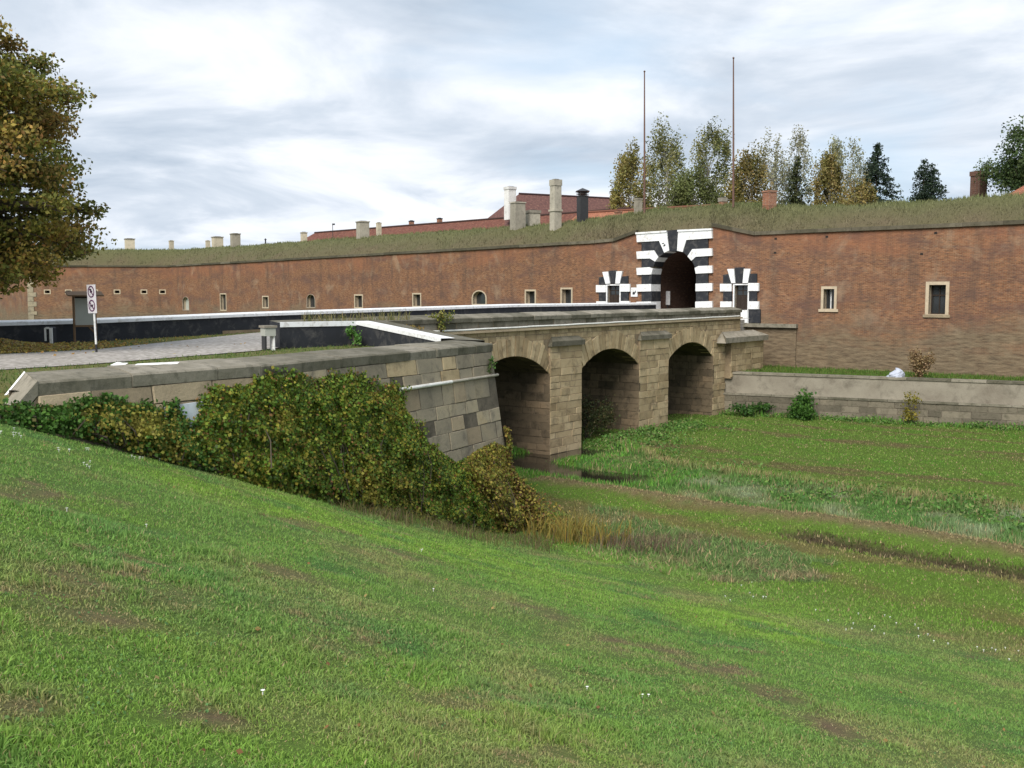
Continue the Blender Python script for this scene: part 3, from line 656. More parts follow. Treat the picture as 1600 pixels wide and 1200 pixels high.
# left long section: u from the joint near the gate towards the far left
DL = (CL - JL).normalized(); NL = Vector((-DL.y, DL.x)); NL = NL if NL.y < 0 else -NL; LLEN = (CL - JL).length
wins = [(286, 295, 464, 484, 'a', 0), (345, 353, 460, 484, 'r', 1), (411, 419, 464, 480, 'r', 1), (480, 492, 460, 480, 'a', 0), (555, 566, 462, 480, 'r', 1), (646, 657, 460, 478, 'r', 1), (739, 759, 455, 475, 'a', 1), (822, 836, 455, 474, 'r', 1), (878, 893, 452, 475, 'r', 1)]
hl = []
for x0, x1, y0, y1, k, fr in wins:
    a, b_, z0, z1 = pxrect(JL, DL, x0, x1, y0, y1); a, b_ = min(a, b_), max(a, b_)
    hl.append(rect(a, b_, z0, z1) if k == 'r' else arched(a, b_, z0, z1))
PL, secL = wall_section('wall_section', JL, DL, NL, [(0, -8), (LLEN, -8), (LLEN, 4.0), (0, 3.98)], hl, .5)
for h, w in zip(hl, wins):
    us = [p[0] for p in h]; zs_ = [p[1] for p in h]
    win = ring(PL, h, .14 if w[5] else .07, 0, .04, M['frame'] if w[5] else M['redbrick'], 'window', fort)
    mb = MB(); mb.add([PL(min(us), min(zs_), -.42), PL(max(us), min(zs_), -.42), PL(max(us), max(zs_), -.42), PL(min(us), max(zs_), -.42)], [(0, 1, 2, 3)]); mb.obj('pane', M['glass'] if w[0] != 286 else M['grey_panel'], win)
# frontal section and the part beyond the quoined corner
DF = (CQ - CL).normalized(); NF = Vector((-DF.y, DF.x)); NF = NF if NF.y < 0 else -NF; FL = (CQ - CL).length
hf = []
for x in (74, 107, 148, 183, 225, 254):
    a, z = PH(x, 456, CL, DF); hf.append(rect(a - .34, a + .34, z - .2, z + .2))
PF, secF = wall_section('wall_section', CL, DF, NF, [(0, -8), (FL, -8), (FL, 4.0), (0, 4.0)], hf, .6)
for h in hf:
    ring(PF, h, .13, 0, .04, M['frame'], 'loophole', secF)
    mb = MB(); mb.add([PF(*p, -.55) for p in h], [(0, 1, 2, 3)]); mb.obj('loophole_back', M['dark'], secF)
DQ = (CF - CQ).normalized(); NQ = Vector((-DQ.y, DQ.x)); NQ = NQ if NQ.y < 0 else -NQ
PQ, secQ = wall_section('wall_section', CQ, DQ, NQ, [(0, -8), (60, -8), (60, 4.0), (0, 4.0)], [])
k = 0; z = -8.0
while z < 3.8:
    hgt = random.uniform(.5, .75); w = .75 if k % 2 else 1.15
    mb = MB(); c = Vector((CQ.x, CQ.y, 0)); q = [PF(FL - w, z + .02, .08), PF(FL + .06, z + .02, .08), PF(FL + .06, z + hgt - .02, .08), PF(FL - w, z + hgt - .02, .08)]
    mb.prism(q, Vector((0, .5, 0))); mb.obj('quoin', M['wing'], secQ); z += hgt; k += 1
# gate section
gt = lambda px, py: PH(px, py, GO, DW)
topl = [gt(930, 380), gt(960, 377.5), gt(996, 364), gt(996.2, 363), gt(1055, 360), gt(1113, 357), gt(1113.2, 354), gt(1180, 367.5)]
UR = 38
topl += [(UR, topl[-1][1] + .02)]; topl[0] = (-7.15, 3.98)
GL, GR, GZC = gt(1017.5, 450)[0], gt(1091, 450)[0], gt(1055, 389)[1]
GC = (GL + GR) / 2; GH = (GR - GL) / 2; GZS = gt(1055, 424)[1]
gate_hole = [(GL, -1.9), (GR, -1.9)] + [(GC + GH * math.cos(a), GZS + (GZC - GZS) * math.sin(a)) for a in np.linspace(0, math.pi, 15)]
dl = pxrect(GO, DW, 949.5, 969, 446, 480); dr = pxrect(GO, DW, 1147.4, 1169.4, 445.4, 500)
doorL = rect(dl[0], dl[1], -1.9, dl[3]); doorR = rect(dr[0], dr[1], -2.0, dr[3])
w1 = pxrect(GO, DW, 1286.5, 1304, 451.5, 482.5); w2 = pxrect(GO, DW, 1450.5, 1478.5, 445, 491)
wh1 = rect(*w1); wh2 = rect(*w2)
PG, secG = wall_section('wall_section', GO, DW, NW, [(-7.15, -8), (UR, -8)] + [p for p in topl[::-1]], [gate_hole, doorL, doorR, wh1, wh2], .7)
# battered foot course on the right
mb = MB()
# cordon stones along the top
def cordon(P, pts, parent, hgt=.24, proud=.16, step=2.2):
    for (u0, z0), (u1, z1) in zip(pts[:-1], pts[1:]):
        L = math.hypot(u1 - u0, z1 - z0)
        if L < .6: continue
        n = max(1, round(L / step))
        for i in range(n):
            a, b_ = i / n + .006 / L, (i + 1) / n - .006 / L; dz = jit(.01); pr = proud + jit(.02)
            ua, ub, za, zb = lerp(u0, u1, a), lerp(u0, u1, b_), lerp(z0, z1, a) + dz, lerp(z0, z1, b_) + dz
            mb = MB(); q = [P(ua, za, pr), P(ub, zb, pr), P(ub, zb + hgt, pr), P(ua, za + hgt, pr)]
            mb.prism(q, (P(0, 0, 0) - P(0, 0, 1)) * (pr + .5)); mb.obj('cordon_stone', M['cordon'], parent)
cordon(PG, topl[0:3], secG); cordon(PG, topl[6:], secG)
cordon(PL, [(0, 3.98), (LLEN, 4.0)], secL, .22, .16, 3.0); cordon(PF, [(0, 4.0), (FL, 4.0)], secF, .22, .16, 3.0)
# painted stones of the gateway
portal_root = MB(); portal_root.add([PG(GL - .2, -1.9, -.65), PG(GL, -1.9, -.65), PG(GL, GZC, -.65), PG(GL - .2, GZC, -.65)], [(0, 1, 2, 3)]); portal = portal_root.obj('gateway', M['black'], fort)
def z7(x, y): return gt(980 + x / 8, 340 + y / 8)
def z4(x, y): return gt(900 + x / 5, 330 + y / 5)
def pstone(poly, mat, proud, back, parent, name='painted_stone', zf=z7):
    q = [PG(*zf(*p), proud) for p in poly]
    nr = sum(((q[i] - q[0]).cross(q[(i + 1) % len(q)] - q[0]) for i in range(1, len(q) - 1)), Vector())
    if nr.dot(Vector((*NW, 0))) < 0: q = q[::-1]
    mb = MB(); mb.prism(q, Vector((*NW, 0)) * -(proud + back)); return mb.obj(name, M[mat], parent)
Wt, Bk = 'white', 'black'; BOT = 1150
gs = [([(190, 312), (415, 294), (478, 440), (405, 497), (350, 412), (190, 424)], Bk), ([(190, 515), (300, 510), (365, 550), (338, 612), (190, 624)], Bk), ([(190, 715), (320, 710), (316, 832), (190, 834)], Bk), ([(190, 925), (316, 920), (316, 1046), (190, 1050)], Bk),
      ([(755, 280), (1020, 268), (1020, 387), (830, 396), (770, 485), (708, 430)], Bk), ([(868, 490), (1020, 481), (1020, 604), (905, 607), (862, 628), (820, 540)], Bk), ([(873, 700), (1020, 694), (1020, 821), (871, 826)], Bk), ([(871, 920), (1020, 915), (1020, 1045), (871, 1049)], Bk), ([(512, 160), (653, 152), (640, 416), (538, 424)], Bk),
      ([(130, 190), (510, 165), (540, 412), (480, 440), (415, 292), (138, 308)], Wt), ([(655, 157), (1070, 138), (1075, 258), (755, 281), (710, 430), (640, 415)], Wt), ([(132, 426), (350, 410), (405, 496), (365, 550), (300, 511), (138, 517)], Wt), ([(132, 630), (290, 620), (335, 640), (318, 711), (138, 717)], Wt), ([(134, 836), (315, 830), (315, 921), (138, 926)], Wt), ([(134, 1052), (315, 1047), (315, BOT), (134, BOT)], Wt),
      ([(830, 395), (1070, 384), (1075, 477), (870, 491), (820, 540), (770, 485)], Wt), ([(860, 630), (905, 606), (1075, 599), (1077, 691), (873, 701)], Wt), ([(871, 826), (1075, 819), (1075, 916), (871, 921)], Wt), ([(868, 1050), (1075, 1044), (1075, BOT), (868, BOT)], Wt)]
for poly, mt in gs: pstone(poly, mt, .20 if mt == Wt else .13, 1.15, portal)
pstone([(126, 188), (512, 163), (512, 185), (126, 210)], Wt, .27, 0, portal, 'cornice'); pstone([(650, 156), (1074, 136), (1074, 158), (650, 178)], Wt, .27, 0, portal, 'cornice')
# small painted emblem on the left voussoir
pstone([(450, 322), (478, 318), (482, 328), (452, 332)], Bk, .21, 0, portal, 'painted_mark'); pstone([(478, 330), (498, 338), (494, 358), (470, 362), (466, 352), (482, 346)], Bk, .21, 0, portal, 'painted_mark')
# passage
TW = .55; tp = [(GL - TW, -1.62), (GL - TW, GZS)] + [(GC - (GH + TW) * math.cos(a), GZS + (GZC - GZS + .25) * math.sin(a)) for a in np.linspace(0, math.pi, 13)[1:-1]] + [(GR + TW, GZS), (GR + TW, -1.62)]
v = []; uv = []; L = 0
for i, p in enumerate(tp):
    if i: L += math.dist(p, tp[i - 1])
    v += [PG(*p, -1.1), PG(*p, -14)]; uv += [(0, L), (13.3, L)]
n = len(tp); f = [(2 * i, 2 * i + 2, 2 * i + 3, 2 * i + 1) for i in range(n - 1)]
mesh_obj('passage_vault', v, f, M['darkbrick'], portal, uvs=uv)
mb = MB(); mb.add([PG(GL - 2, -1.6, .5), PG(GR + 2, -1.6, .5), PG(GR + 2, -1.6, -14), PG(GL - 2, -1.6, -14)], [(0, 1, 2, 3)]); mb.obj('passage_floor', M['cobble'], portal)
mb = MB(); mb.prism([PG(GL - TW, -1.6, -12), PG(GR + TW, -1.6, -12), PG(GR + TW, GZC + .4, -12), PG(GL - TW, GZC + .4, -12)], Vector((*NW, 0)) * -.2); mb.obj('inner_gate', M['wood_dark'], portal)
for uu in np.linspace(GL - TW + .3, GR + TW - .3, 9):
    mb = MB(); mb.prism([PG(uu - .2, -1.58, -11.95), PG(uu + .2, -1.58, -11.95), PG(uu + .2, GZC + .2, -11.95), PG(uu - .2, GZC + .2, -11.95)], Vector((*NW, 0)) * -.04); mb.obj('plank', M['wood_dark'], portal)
# side doors
def sidedoor(st, hole, door_mat, nm):
    rt = pstone(st[0][0], st[0][1], .08, .3, fort, nm, z4)
    for poly, mt in st[1:]: pstone(poly, mt, .17 if mt == Wt else .11, .3, rt, 'painted_stone', z4)
    u0, u1, z0, z1 = hole[0][0], hole[1][0], hole[0][1], hole[2][1]
    for a in (rect(u0 - .1, u0, z0, z1), rect(u1, u1 + .1, z0, z1), rect(u0 - .1, u1 + .1, z1, z1 + .09)):
        mb = MB(); mb.prism([PG(*p, .09) for p in a], Vector((*NW, 0)) * -.35); mb.obj('door_frame', M['white'], rt)
    mb = MB(); mb.prism([PG(*p, -.25) for p in hole], Vector((*NW, 0)) * -.08); dr_ = mb.obj('door', M['wood_dark'], rt)
    zt = z1 - .75
    for k in range(2):
        for j in range(2):
            a = lerp(u0, u1, .08 + .46 * k); b_ = a + (u1 - u0) * .38; zz0 = zt + .06 + j * .34
            mb = MB(); mb.prism([PG(*p, -.235) for p in rect(a, b_, zz0, zz0 + .28)], Vector((*NW, 0)) * -.03); mb.obj('pane', M['glass'], rt)
    for k in range(3):
        a = lerp(u0, u1, .04 + .32 * k); mb = MB(); mb.prism([PG(*p, -.23) for p in rect(a, a + (u1 - u0) * .29, z0, zt)], Vector((*NW, 0)) * -.03); mb.obj('plank', M['wood_dark'], rt)
R4 = lambda x0, y0, x1, y1: [(x0, y1), (x1, y1), (x1, y0), (x0, y0)]
sidedoor([([(258, 465), (322, 462), (315, 566), (275, 566)], Bk), ([(185, 516), (232, 508), (246, 568), (185, 576)], Bk), ([(365, 510), (412, 506), (412, 564), (352, 566)], Bk), (R4(185, 632, 240, 702), Bk), (R4(357, 628, 415, 702), Bk),
          ([(215, 475), (258, 472), (273, 566), (240, 568)], Wt), ([(325, 470), (370, 468), (350, 566), (316, 566)], Wt), (R4(165, 577, 241, 633), Wt), (R4(354, 568, 428, 628), Wt), (R4(168, 704, 241, 780), Wt), (R4(354, 702, 426, 780), Wt)], doorL, 'wood', 'side_doorway')
sidedoor([([(1243, 440), (1318, 437), (1308, 562), (1252, 562)], Bk), ([(1155, 496), (1200, 490), (1222, 560), (1155, 564)], Bk), ([(1362, 490), (1418, 487), (1418, 556), (1350, 560)], Bk), (R4(1155, 626, 1221, 700), Bk), (R4(1357, 624, 1418, 702), Bk), (R4(1352, 766, 1445, 872), Bk),
          ([(1190, 452), (1241, 450), (1251, 562), (1222, 562)], Wt), ([(1320, 450), (1370, 450), (1350, 562), (1310, 562)], Wt), (R4(1133, 567, 1222, 626), Wt), (R4(1352, 561, 1435, 623), Wt), (R4(1135, 705, 1222, 790), Wt), (R4(1352, 704, 1435, 765), Wt), (R4(1290, 772, 1346, 872), Wt)], doorR, 'wood', 'side_doorway')
# windows right of the gate
for h, bars, w in ((wh1, 2, .17), (wh2, 0, .2)):
    fr = ring(PG, h, w, 0, .045, M['frame'], 'window', fort); u0, u1, z0, z1 = h[0][0], h[1][0], h[0][1], h[2][1]
    mb = MB(); mb.add([PG(*p, -.5) for p in h], [(0, 1, 2, 3)]); mb.obj('glass', M['glass'], fr)
    if bars:
        for k in range(1, 4):
            x = lerp(u0, u1, k / 4); mb = MB(); mb.tube([PG(x, z0, -.12), PG(x, z1, -.12)], .018, 5); mb.obj('bar', M['iron'], fr)
        mb = MB(); x = lerp(u0, u1, .46); mb.prism([PG(*p, -.4) for p in rect(x - .04, x + .04, z0, z1)], Vector((*NW, 0)) * -.06); mb.obj('mullion', M['white'], fr)
    else:
        for a in (rect(lerp(u0, u1, .47), lerp(u0, u1, .53), z0, z1), rect(u0, u1, lerp(z0, z1, .62), lerp(z0, z1, .67)), rect(u0, u0 + .07, z0, z1), rect(u1 - .07, u1, z0, z1), rect(u0 + .07, u1 - .07, z0, z0 + .07), rect(u0 + .07, u1 - .07, z1 - .07, z1)):
            mb = MB(); mb.prism([PG(*p, -.43 - random.random() * .01) for p in a], Vector((*NW, 0)) * -.05); mb.obj('glazing_bar', M['wood_dark'], fr)
    mb = MB(); mb.prism([PG(*p, .1) for p in rect(u0 - .3, u1 + .3, z0 - .2, z0 - .02)], Vector((*NW, 0)) * -.3); mb.obj('sill', M['pale'] if not bars else M['frame'], fr)
# iron lamp bracket and stains are small: two drain holes
for x, y in ((1212, 373), (1292, 370), (1462, 364), (1211, 395), (1440, 397)):
    u, z = gt(x, y); mb = MB(); mb.prism([PG(*p, .004) for p in rect(u - .09, u + .09, z - .07, z + .07)], Vector((*NW, 0)) * -.1); mb.obj('putlog_hole', M['dark'], secG)
# landing below the right doorway
u0, u1 = gt(1150, 507)[0], gt(1245, 511)[0]
mb = MB(); mb.prism([PG(*p, .1) for p in rect(u0, u1, -6, -2.2)], Vector((*NW, 0)) * -1.3); ld = mb.obj('landing', M['brick'], fort, uvs=[((Vector((v_.x, v_.y)) - GO).dot(DW), v_.z - .8) for v_ in mb.v])
mb = MB(); mb.prism([PG(*p, .35) for p in rect(u0 - .3, u1 + .1, -2.2, -1.95)], Vector((*NW, 0)) * -1.4); mb.obj('landing_slab', M['coping'], ld)
mb = MB(); mb.prism([PG(*p, 3.6) for p in rect(-8.2, 5.6, -6, -1.7)], Vector((*NW, 0)) * -4.0); mb.obj('threshold', M['cobble'], fort)

# rampart grass on top of the wall
crest = [(-250, 408), (0, 397), (47, 396), (137, 390), (262, 389.5), (330, 387), (400, 384), (440, 380), (520, 375), (596, 370), (680, 364), (752, 359), (830, 353), (909, 345), (945, 341), (960, 338.5), (996, 332), (1000, 331), (1040, 327), (1112.5, 324), (1114, 324), (1146, 322), (1180, 323), (1210, 324), (1270, 325), (1400, 318), (1500, 313), (1600, 308), (1750, 300), (1900, 293)]
OFF = 5.0; rows = []
def topz(u): return float(np.interp(u, [p[0] for p in topl], [p[1] for p in topl]))
rv = []; NR = 11
for px, py in crest:
    if px < 47: O, d, n_ = CQ, DQ, NQ
    elif px <= 262: O, d, n_ = CL, DF, NF
    elif px < 930: O, d, n_ = JL, DL, NL
    else: O, d, n_ = GO, DW, NW
    ob = O - n_ * OFF; u, zc = PH(px, py, ob, d); uf, _ = PH(px, 380 if px > 900 else 410, O, d)
    if px < 47: zc = 5.9
    if px == 262: uf = 0; u = -2
    if px == 47: uf = FL; u = FL
    base = (topz(uf) if O is GO else 4.0) + (.0 if O is GO and -3.4 < uf < 3.0 else .2)
    rows.append((O, d, n_, uf, u, base, zc))
    for k in range(NR):
        f_ = k / (NR - 3)
        if k < NR - 2:
            q = O + d * lerp(uf, u, f_) - n_ * (OFF * f_ - .0); z = base + (zc - base) * (1 - (1 - f_) ** 1.7)
        else: q = O + d * u - n_ * (OFF + (3 if k == NR - 2 else 9)); z = zc - (.1 if k == NR - 2 else 3.5)
        rv.append((q.x, q.y, z + (jit(.05) if 0 < k < NR - 2 else 0)))
# refine along the run by interpolation
rv = np.array(rv).reshape(len(crest), NR, 3); fine = []
for i in range(len(crest) - 1):
    for s in np.linspace(0, 1, 9)[:-1]: fine.append(rv[i] * (1 - s) + rv[i + 1] * s)
fine.append(rv[-1]); fine = np.array(fine); fine[:, 1:NR - 2, 2] += (fbm(fine[:, 1:NR - 2, 0] * .5, fine[:, 1:NR - 2, 1] * .5, 51) - .5) * .5
a_, b__ = fine.shape[:2]; ii = np.arange(a_ * b__).reshape(a_, b__)
rfc = np.stack([ii[:-1, :-1], ii[1:, :-1], ii[1:, 1:], ii[:-1, 1:]], -1).reshape(-1, 4)
def rcol(X, Y, Z, f_): 
    n_ = fbm(X * .5, Y * .5, 61)[..., None]; g = np.clip(f_ * 1.3 - .15, 0, 1)[..., None] 
    lo_ = np.array((.16, .125, .085)) * (1 - n_) + np.array((.12, .125, .06)) * n_; hi_ = np.array((.10, .125, .045)) * (1 - n_) + np.array((.16, .16, .075)) * n_
    return lo_ * (1 - g) + hi_ * g
fr_ = np.tile(np.clip(np.arange(NR) / (NR - 3), 0, 1), (a_, 1))
ramp_o = mesh_obj('rampart', fine.reshape(-1, 3), rfc, M['ground'], smooth=True, cols=rcol(fine[..., 0], fine[..., 1], fine[..., 2], fr_).reshape(-1, 3) * .8); ramp_o['kind'] = 'structure'

# ------------------------------------------------------------------ low retaining wall on the far side of the moat
rwl = thing('moat_wall', (RET0.x + 8, RET0.y - 3, MOAT), 'low grey concrete wall with coursed stone foot along the far side of moat', 'wall')
def RT(u, o, z): p = RET0 + RETD * u + RETN * o; return Vector((p.x, p.y, z))
RL = 34
mb = MB(); mb.prism([RT(-.6, 0, -6.15), RT(RL, 0, -6.15), RT(RL, 0, -4.93), RT(-.6, 0, -4.93)], Vector((*RETN, 0)) * -.6); mb.obj('upper_wall', M['concrete'], rwl)
mb = MB(); mb.prism([RT(-.6, .22, -8.2), RT(RL, .22, -8.2), RT(RL, .22, -6.22), RT(-.6, .22, -6.22)], Vector((*RETN, 0)) * -.8); mb.obj('foot', M['mortar'], rwl)
u = -.6
while u < RL:
    w = random.uniform(1.6, 2.6); mb = MB(); mb.prism([RT(u + .01, .06, -4.93), RT(min(u + w, RL) - .01, .06, -4.93), RT(min(u + w, RL) - .01, .06, -4.80), RT(u + .01, .06, -4.80)], Vector((*RETN, 0)) * -.75); mb.obj('coping_slab', M['coping'], rwl); u += w
u = -.6
while u < RL:
    w = random.uniform(1.2, 2.2); mb = MB(); mb.prism([RT(u + .01, .28 + jit(.02), -6.22), RT(min(u + w, RL) - .01, .28, -6.22), RT(min(u + w, RL) - .01, .28, -6.10), RT(u + .01, .28, -6.10)], Vector((*RETN, 0)) * -.5); mb.obj('ledge_slab', M['coping'], rwl); u += w
lay('foot_stone', rwl, lambda u, z: RT(u, .22, z), Vector((*RETN, 0)), [-7.7, -7.35, -6.98, -6.6, -6.23], lambda z: -.6, lambda z: 26, (.7, 1.6), M['footstone'], depth=.08)

# ------------------------------------------------------------------ leaves, grass, trees
def rots(n):
    a = RNG.normal(size=(n, 3)); a /= np.linalg.norm(a, axis=1, keepdims=True)
    b_ = RNG.normal(size=(n, 3)); b_ -= a * (a * b_).sum(1, keepdims=True); b_ /= np.linalg.norm(b_, axis=1, keepdims=True); return a, b_
def leaves(name, C, size, cols, parent=None, mat='leaf', up=0.0, asp=.62, loc=None, fwd=None):
    n = len(C); a, b_ = rots(n)
    if fwd is not None:                    # leaf faces lean towards a direction
        nrm = np.cross(a, b_); nrm = nrm * .85 + np.array(fwd); nrm /= np.linalg.norm(nrm, axis=1, keepdims=True)
        a = a - nrm * (a * nrm).sum(1, keepdims=True); a /= np.linalg.norm(a, axis=1, keepdims=True); b_ = np.cross(nrm, a)
    s = (np.asarray(size) * RNG.uniform(.6, 1.3, n))[:, None]
    v = np.stack([C - a * s * .5, C + b_ * s * asp * .5 + a * s * .05, C + a * s * .5, C - b_ * s * asp * .5 + a * s * .05], 1).reshape(-1, 3)
    f = np.arange(4 * n).reshape(n, 4)
    v = np.asarray(v)
    return mesh_obj(name, v, f, M[mat], parent, loc, cols=np.repeat(cols, 4, 0))
def pal(n, cs, ws=None, j=.18):
    cs = np.array(cs); k = RNG.choice(len(cs), n, p=None if ws is None else np.array(ws) / np.sum(ws)); return np.clip(cs[k] * RNG.uniform(1 - j, 1 + j, (n, 1)) * RNG.uniform(.93, 1.07, (n, 3)), 0, 1)
def blades(name, X, Y, Z, h, w, cols, parent=None, lean=.45, seg=2, loc=None, kind='stuff'):
    n = len(X); th = RNG.uniform(0, 2 * np.pi, n); ph = RNG.uniform(0, 2 * np.pi, n); ln = np.abs(RNG.normal(0, lean, n)) * h
    bx, by = np.cos(th) * w / 2, np.sin(th) * w / 2; lx, ly = np.cos(ph) * ln, np.sin(ph) * ln; P0 = np.stack([X, Y, Z], 1)
    o = np.stack([bx, by, np.zeros(n)], 1); m_ = np.stack([lx * .3, ly * .3, h * .55], 1); t_ = np.stack([lx, ly, h * np.sqrt(np.clip(1 - (ln / h) ** 2 * .4, .25, 1))], 1)
    if seg == 2:
        v = np.stack([P0 - o, P0 + o, P0 + m_ + o * .75, P0 + m_ - o * .75, P0 + t_], 1).reshape(-1, 3); b5 = (np.arange(n) * 5)[:, None]
        f = np.concatenate([b5 + np.array([[0, 1, 2]]), b5 + np.array([[0, 2, 3]]), b5 + np.array([[3, 2, 4]])], 0); k = 5
    else:
        v = np.stack([P0 - o, P0 + o, P0 + t_], 1).reshape(-1, 3); f = np.arange(3 * n).reshape(n, 3); k = 3
    if n < 7000 and seg == 2 or n < 7000: v = v
    ob = mesh_obj(name, v, f, M['grass'], parent, loc, cols=np.repeat(cols, k, 0))
    if kind: ob['kind'] = kind
    return ob
def polar(n, r0, r1, e, half=.60):
    u = RNG.random(n); r = (r0 ** e + u * (r1 ** e - r0 ** e)) ** (1 / e); a = RNG.uniform(-half, half, n)
    return r * np.sin(a), r * np.cos(a), r
# bank turf
X, Y, R = polar(640000, 4.3, 34, .36)
fl = gz_floorness(X, Y); keep = (fl < .75) & ~inpoly(X, Y, PLATEAU); X, Y, R = X[keep], Y[keep], R[keep]
c = gcol(X, Y); bare = np.zeros(len(X))
t3 = fbm(X * 3.2, Y * 3.2, 23)
for q, r in DIRT: bare = np.maximum(bare, np.clip((.65 - np.hypot(X - q.x, (Y - q.y) * .6) / r + (t3 - .5) * 2.4), 0, 1))
keep = RNG.random(len(X)) > bare * .8; X, Y, R, c, bare = X[keep], Y[keep], R[keep], c[keep], bare[keep]
tuft = fbm(X * 2.5, Y * 2.5, 71); tuft2 = fbm(X * .7, Y * .7, 72); n = len(X)
h = (.017 + .028 * np.clip(tuft - .3, 0, 1) * 2 * (.4 + tuft2)) * RNG.uniform(.6, 1.4, n) * (1 - .55 * bare) * (1 + R * .012) * (1 + 1.0 * np.clip((fbm(X * 3.7, Y * 3.7, 74) - .66) * 12, 0, 1))
dry = RNG.random(n) < (.07 + .2 * bare); c = np.where(dry[:, None], pal(n, [(.20, .175, .085), (.17, .14, .07), (.22, .20, .10)]), c * RNG.uniform(.8, 1.28, (n, 1)) * RNG.uniform(.94, 1.06, (n, 3)))
zb_ = gz(X, Y) - .005; wb_ = (.0040 + .00072 * R) * RNG.uniform(.7, 1.3, n); c = np.clip(c * np.array((1.75, 1.72, 1.65)), 0, 1)
for m_, sg_ in ((R < 11, 2), (R >= 11, 1)): blades('bank_grass', X[m_], Y[m_], zb_[m_], h[m_], wb_[m_], c[m_], lean=.95, seg=sg_)
n = 15000; X, Y, R = polar(n, 4.3, 26, .5); cp = fbm(X * 1.3, Y * 1.3, 76); k = (cp > .55) & (gz_floorness(X, Y) < .6) & ~inpoly(X, Y, PLATEAU); X, Y = X[k], Y[k]; n = len(X)
lw = leaves('clover', np.stack([X, Y, gz(X, Y) + RNG.uniform(.004, .022, n)], 1), .021, pal(n, [(.10, .21, .05), (.08, .17, .05), (.13, .22, .06)]), asp=.9, fwd=np.tile(np.array((0, -.3, 1.0)), (n, 1))); lw['kind'] = 'stuff'
n = 130; X, Y, R = polar(n, 4.3, 22, .6); k = (gz_floorness(X, Y) < .6) & ~inpoly(X, Y, PLATEAU); X, Y = X[k], Y[k]; n = len(X)
lw = leaves('fallen_leaves', np.stack([X, Y, gz(X, Y) + .03], 1), .045, pal(n, [(.26, .15, .05), (.20, .10, .04), (.30, .22, .08)]), asp=.7, fwd=np.tile(np.array((0, -.2, 1.0)), (n, 1))); lw['kind'] = 'stuff'
# moat turf: mown field, wet strip, rank patch
X, Y, R = polar(330000, 19, 66, .75); tt = (X - A0.x) * DB.x + (Y - A0.y) * DB.y; ss = (X - A0.x) * NB.x + (Y - A0.y) * NB.y
fl = gz_floorness(X, Y); terr = inpoly(X, Y, TERR)
dS = np.minimum(dline(X, Y, STREAM) + .35, dline(X, Y, STREAM2))
beh = ((X - RET0.x) * RETN.x + (Y - RET0.y) * RETN.y < .25) & ((X - RET0.x) * RETD.x + (Y - RET0.y) * RETD.y > -2)
pier = np.zeros(len(X), bool)
for a, e in PIERS + [(23.2, 40)]: pier |= (tt > a - .05) & (tt < e + .05) & (ss > -.15)
keep = (fl > .3) & (dS > 1.15) & ~inpoly(X, Y, PLATEAU) & ~pier & (~beh) & (ss < 5) & ~inpoly(X, Y, COURT)
X, Y, R, tt, ss = X[keep], Y[keep], R[keep], tt[keep], ss[keep]; n = len(X)
c = gcol(X, Y); wet = inpoly(X, Y, [tuple(p) for p in L3] + [tuple(p) for p in L1[::-1]]); rk = inpoly(X + (fbm(X * .5, Y * .5, 33) - .5) * 3.5, Y + (fbm(X * .5, Y * .5, 34) - .5) * 3.5, [tuple(p) for p in RANK])
d1, d2, d3 = dline(X, Y, L1), dline(X, Y, L2), dline(X, Y, L3); clump = fbm(X * .8, Y * .8, 81)
dS = np.minimum(dline(X, Y, STREAM) + .35, dline(X, Y, STREAM2)); dW = np.abs((X - RET0.x) * RETN.x + (Y - RET0.y) * RETN.y)
h = .05 + .03 * clump; h = np.where(wet, .08 + .3 * np.clip(clump - .42, 0, 1) * 2, h); h = np.where(d2 < .9, .11, h); c = np.where(((d2 < .75) & (RNG.random(n) < .7))[:, None], pal(n, [(.075, .062, .032), (.10, .085, .04), (.05, .045, .022)]), c); h = np.where(rk, .10 + .3 * np.clip(clump - .3, 0, 1), h)
h = np.where(dW < 1.1, .15 + .45 * np.clip(clump - .35, 0, 1) * 1.6, h); h = np.where(dS < 3.2, np.maximum(h, .12 + .35 * np.clip(clump - .3, 0, 1) * (3.2 - dS) / 2), h)
h = np.where(d1 < .5, .07, h); h = np.where((d3 < .6), .16 + .2 * clump, h)
lush = (dS < 3.2) | (dW < 1.1); c = np.where((lush & (RNG.random(n) < .75))[:, None], pal(n, [(.06, .15, .02), (.085, .19, .028), (.05, .12, .025)]), c)
dry = RNG.random(n) < np.where(rk, .16, .08); c = np.where(dry[:, None], pal(n, [(.26, .20, .11), (.20, .15, .085)]), c * RNG.uniform(.7, 1.35, (n, 1)))
h = h * RNG.uniform(.6, 1.4, n)
blades('moat_grass', X, Y, gz(X, Y) - .01, h, np.maximum(.012 + .0010 * R, h * .06) * RNG.uniform(.7, 1.3, n), np.clip(c * 1.68, 0, 1), lean=np.where(rk, 1.0, .5), seg=1)
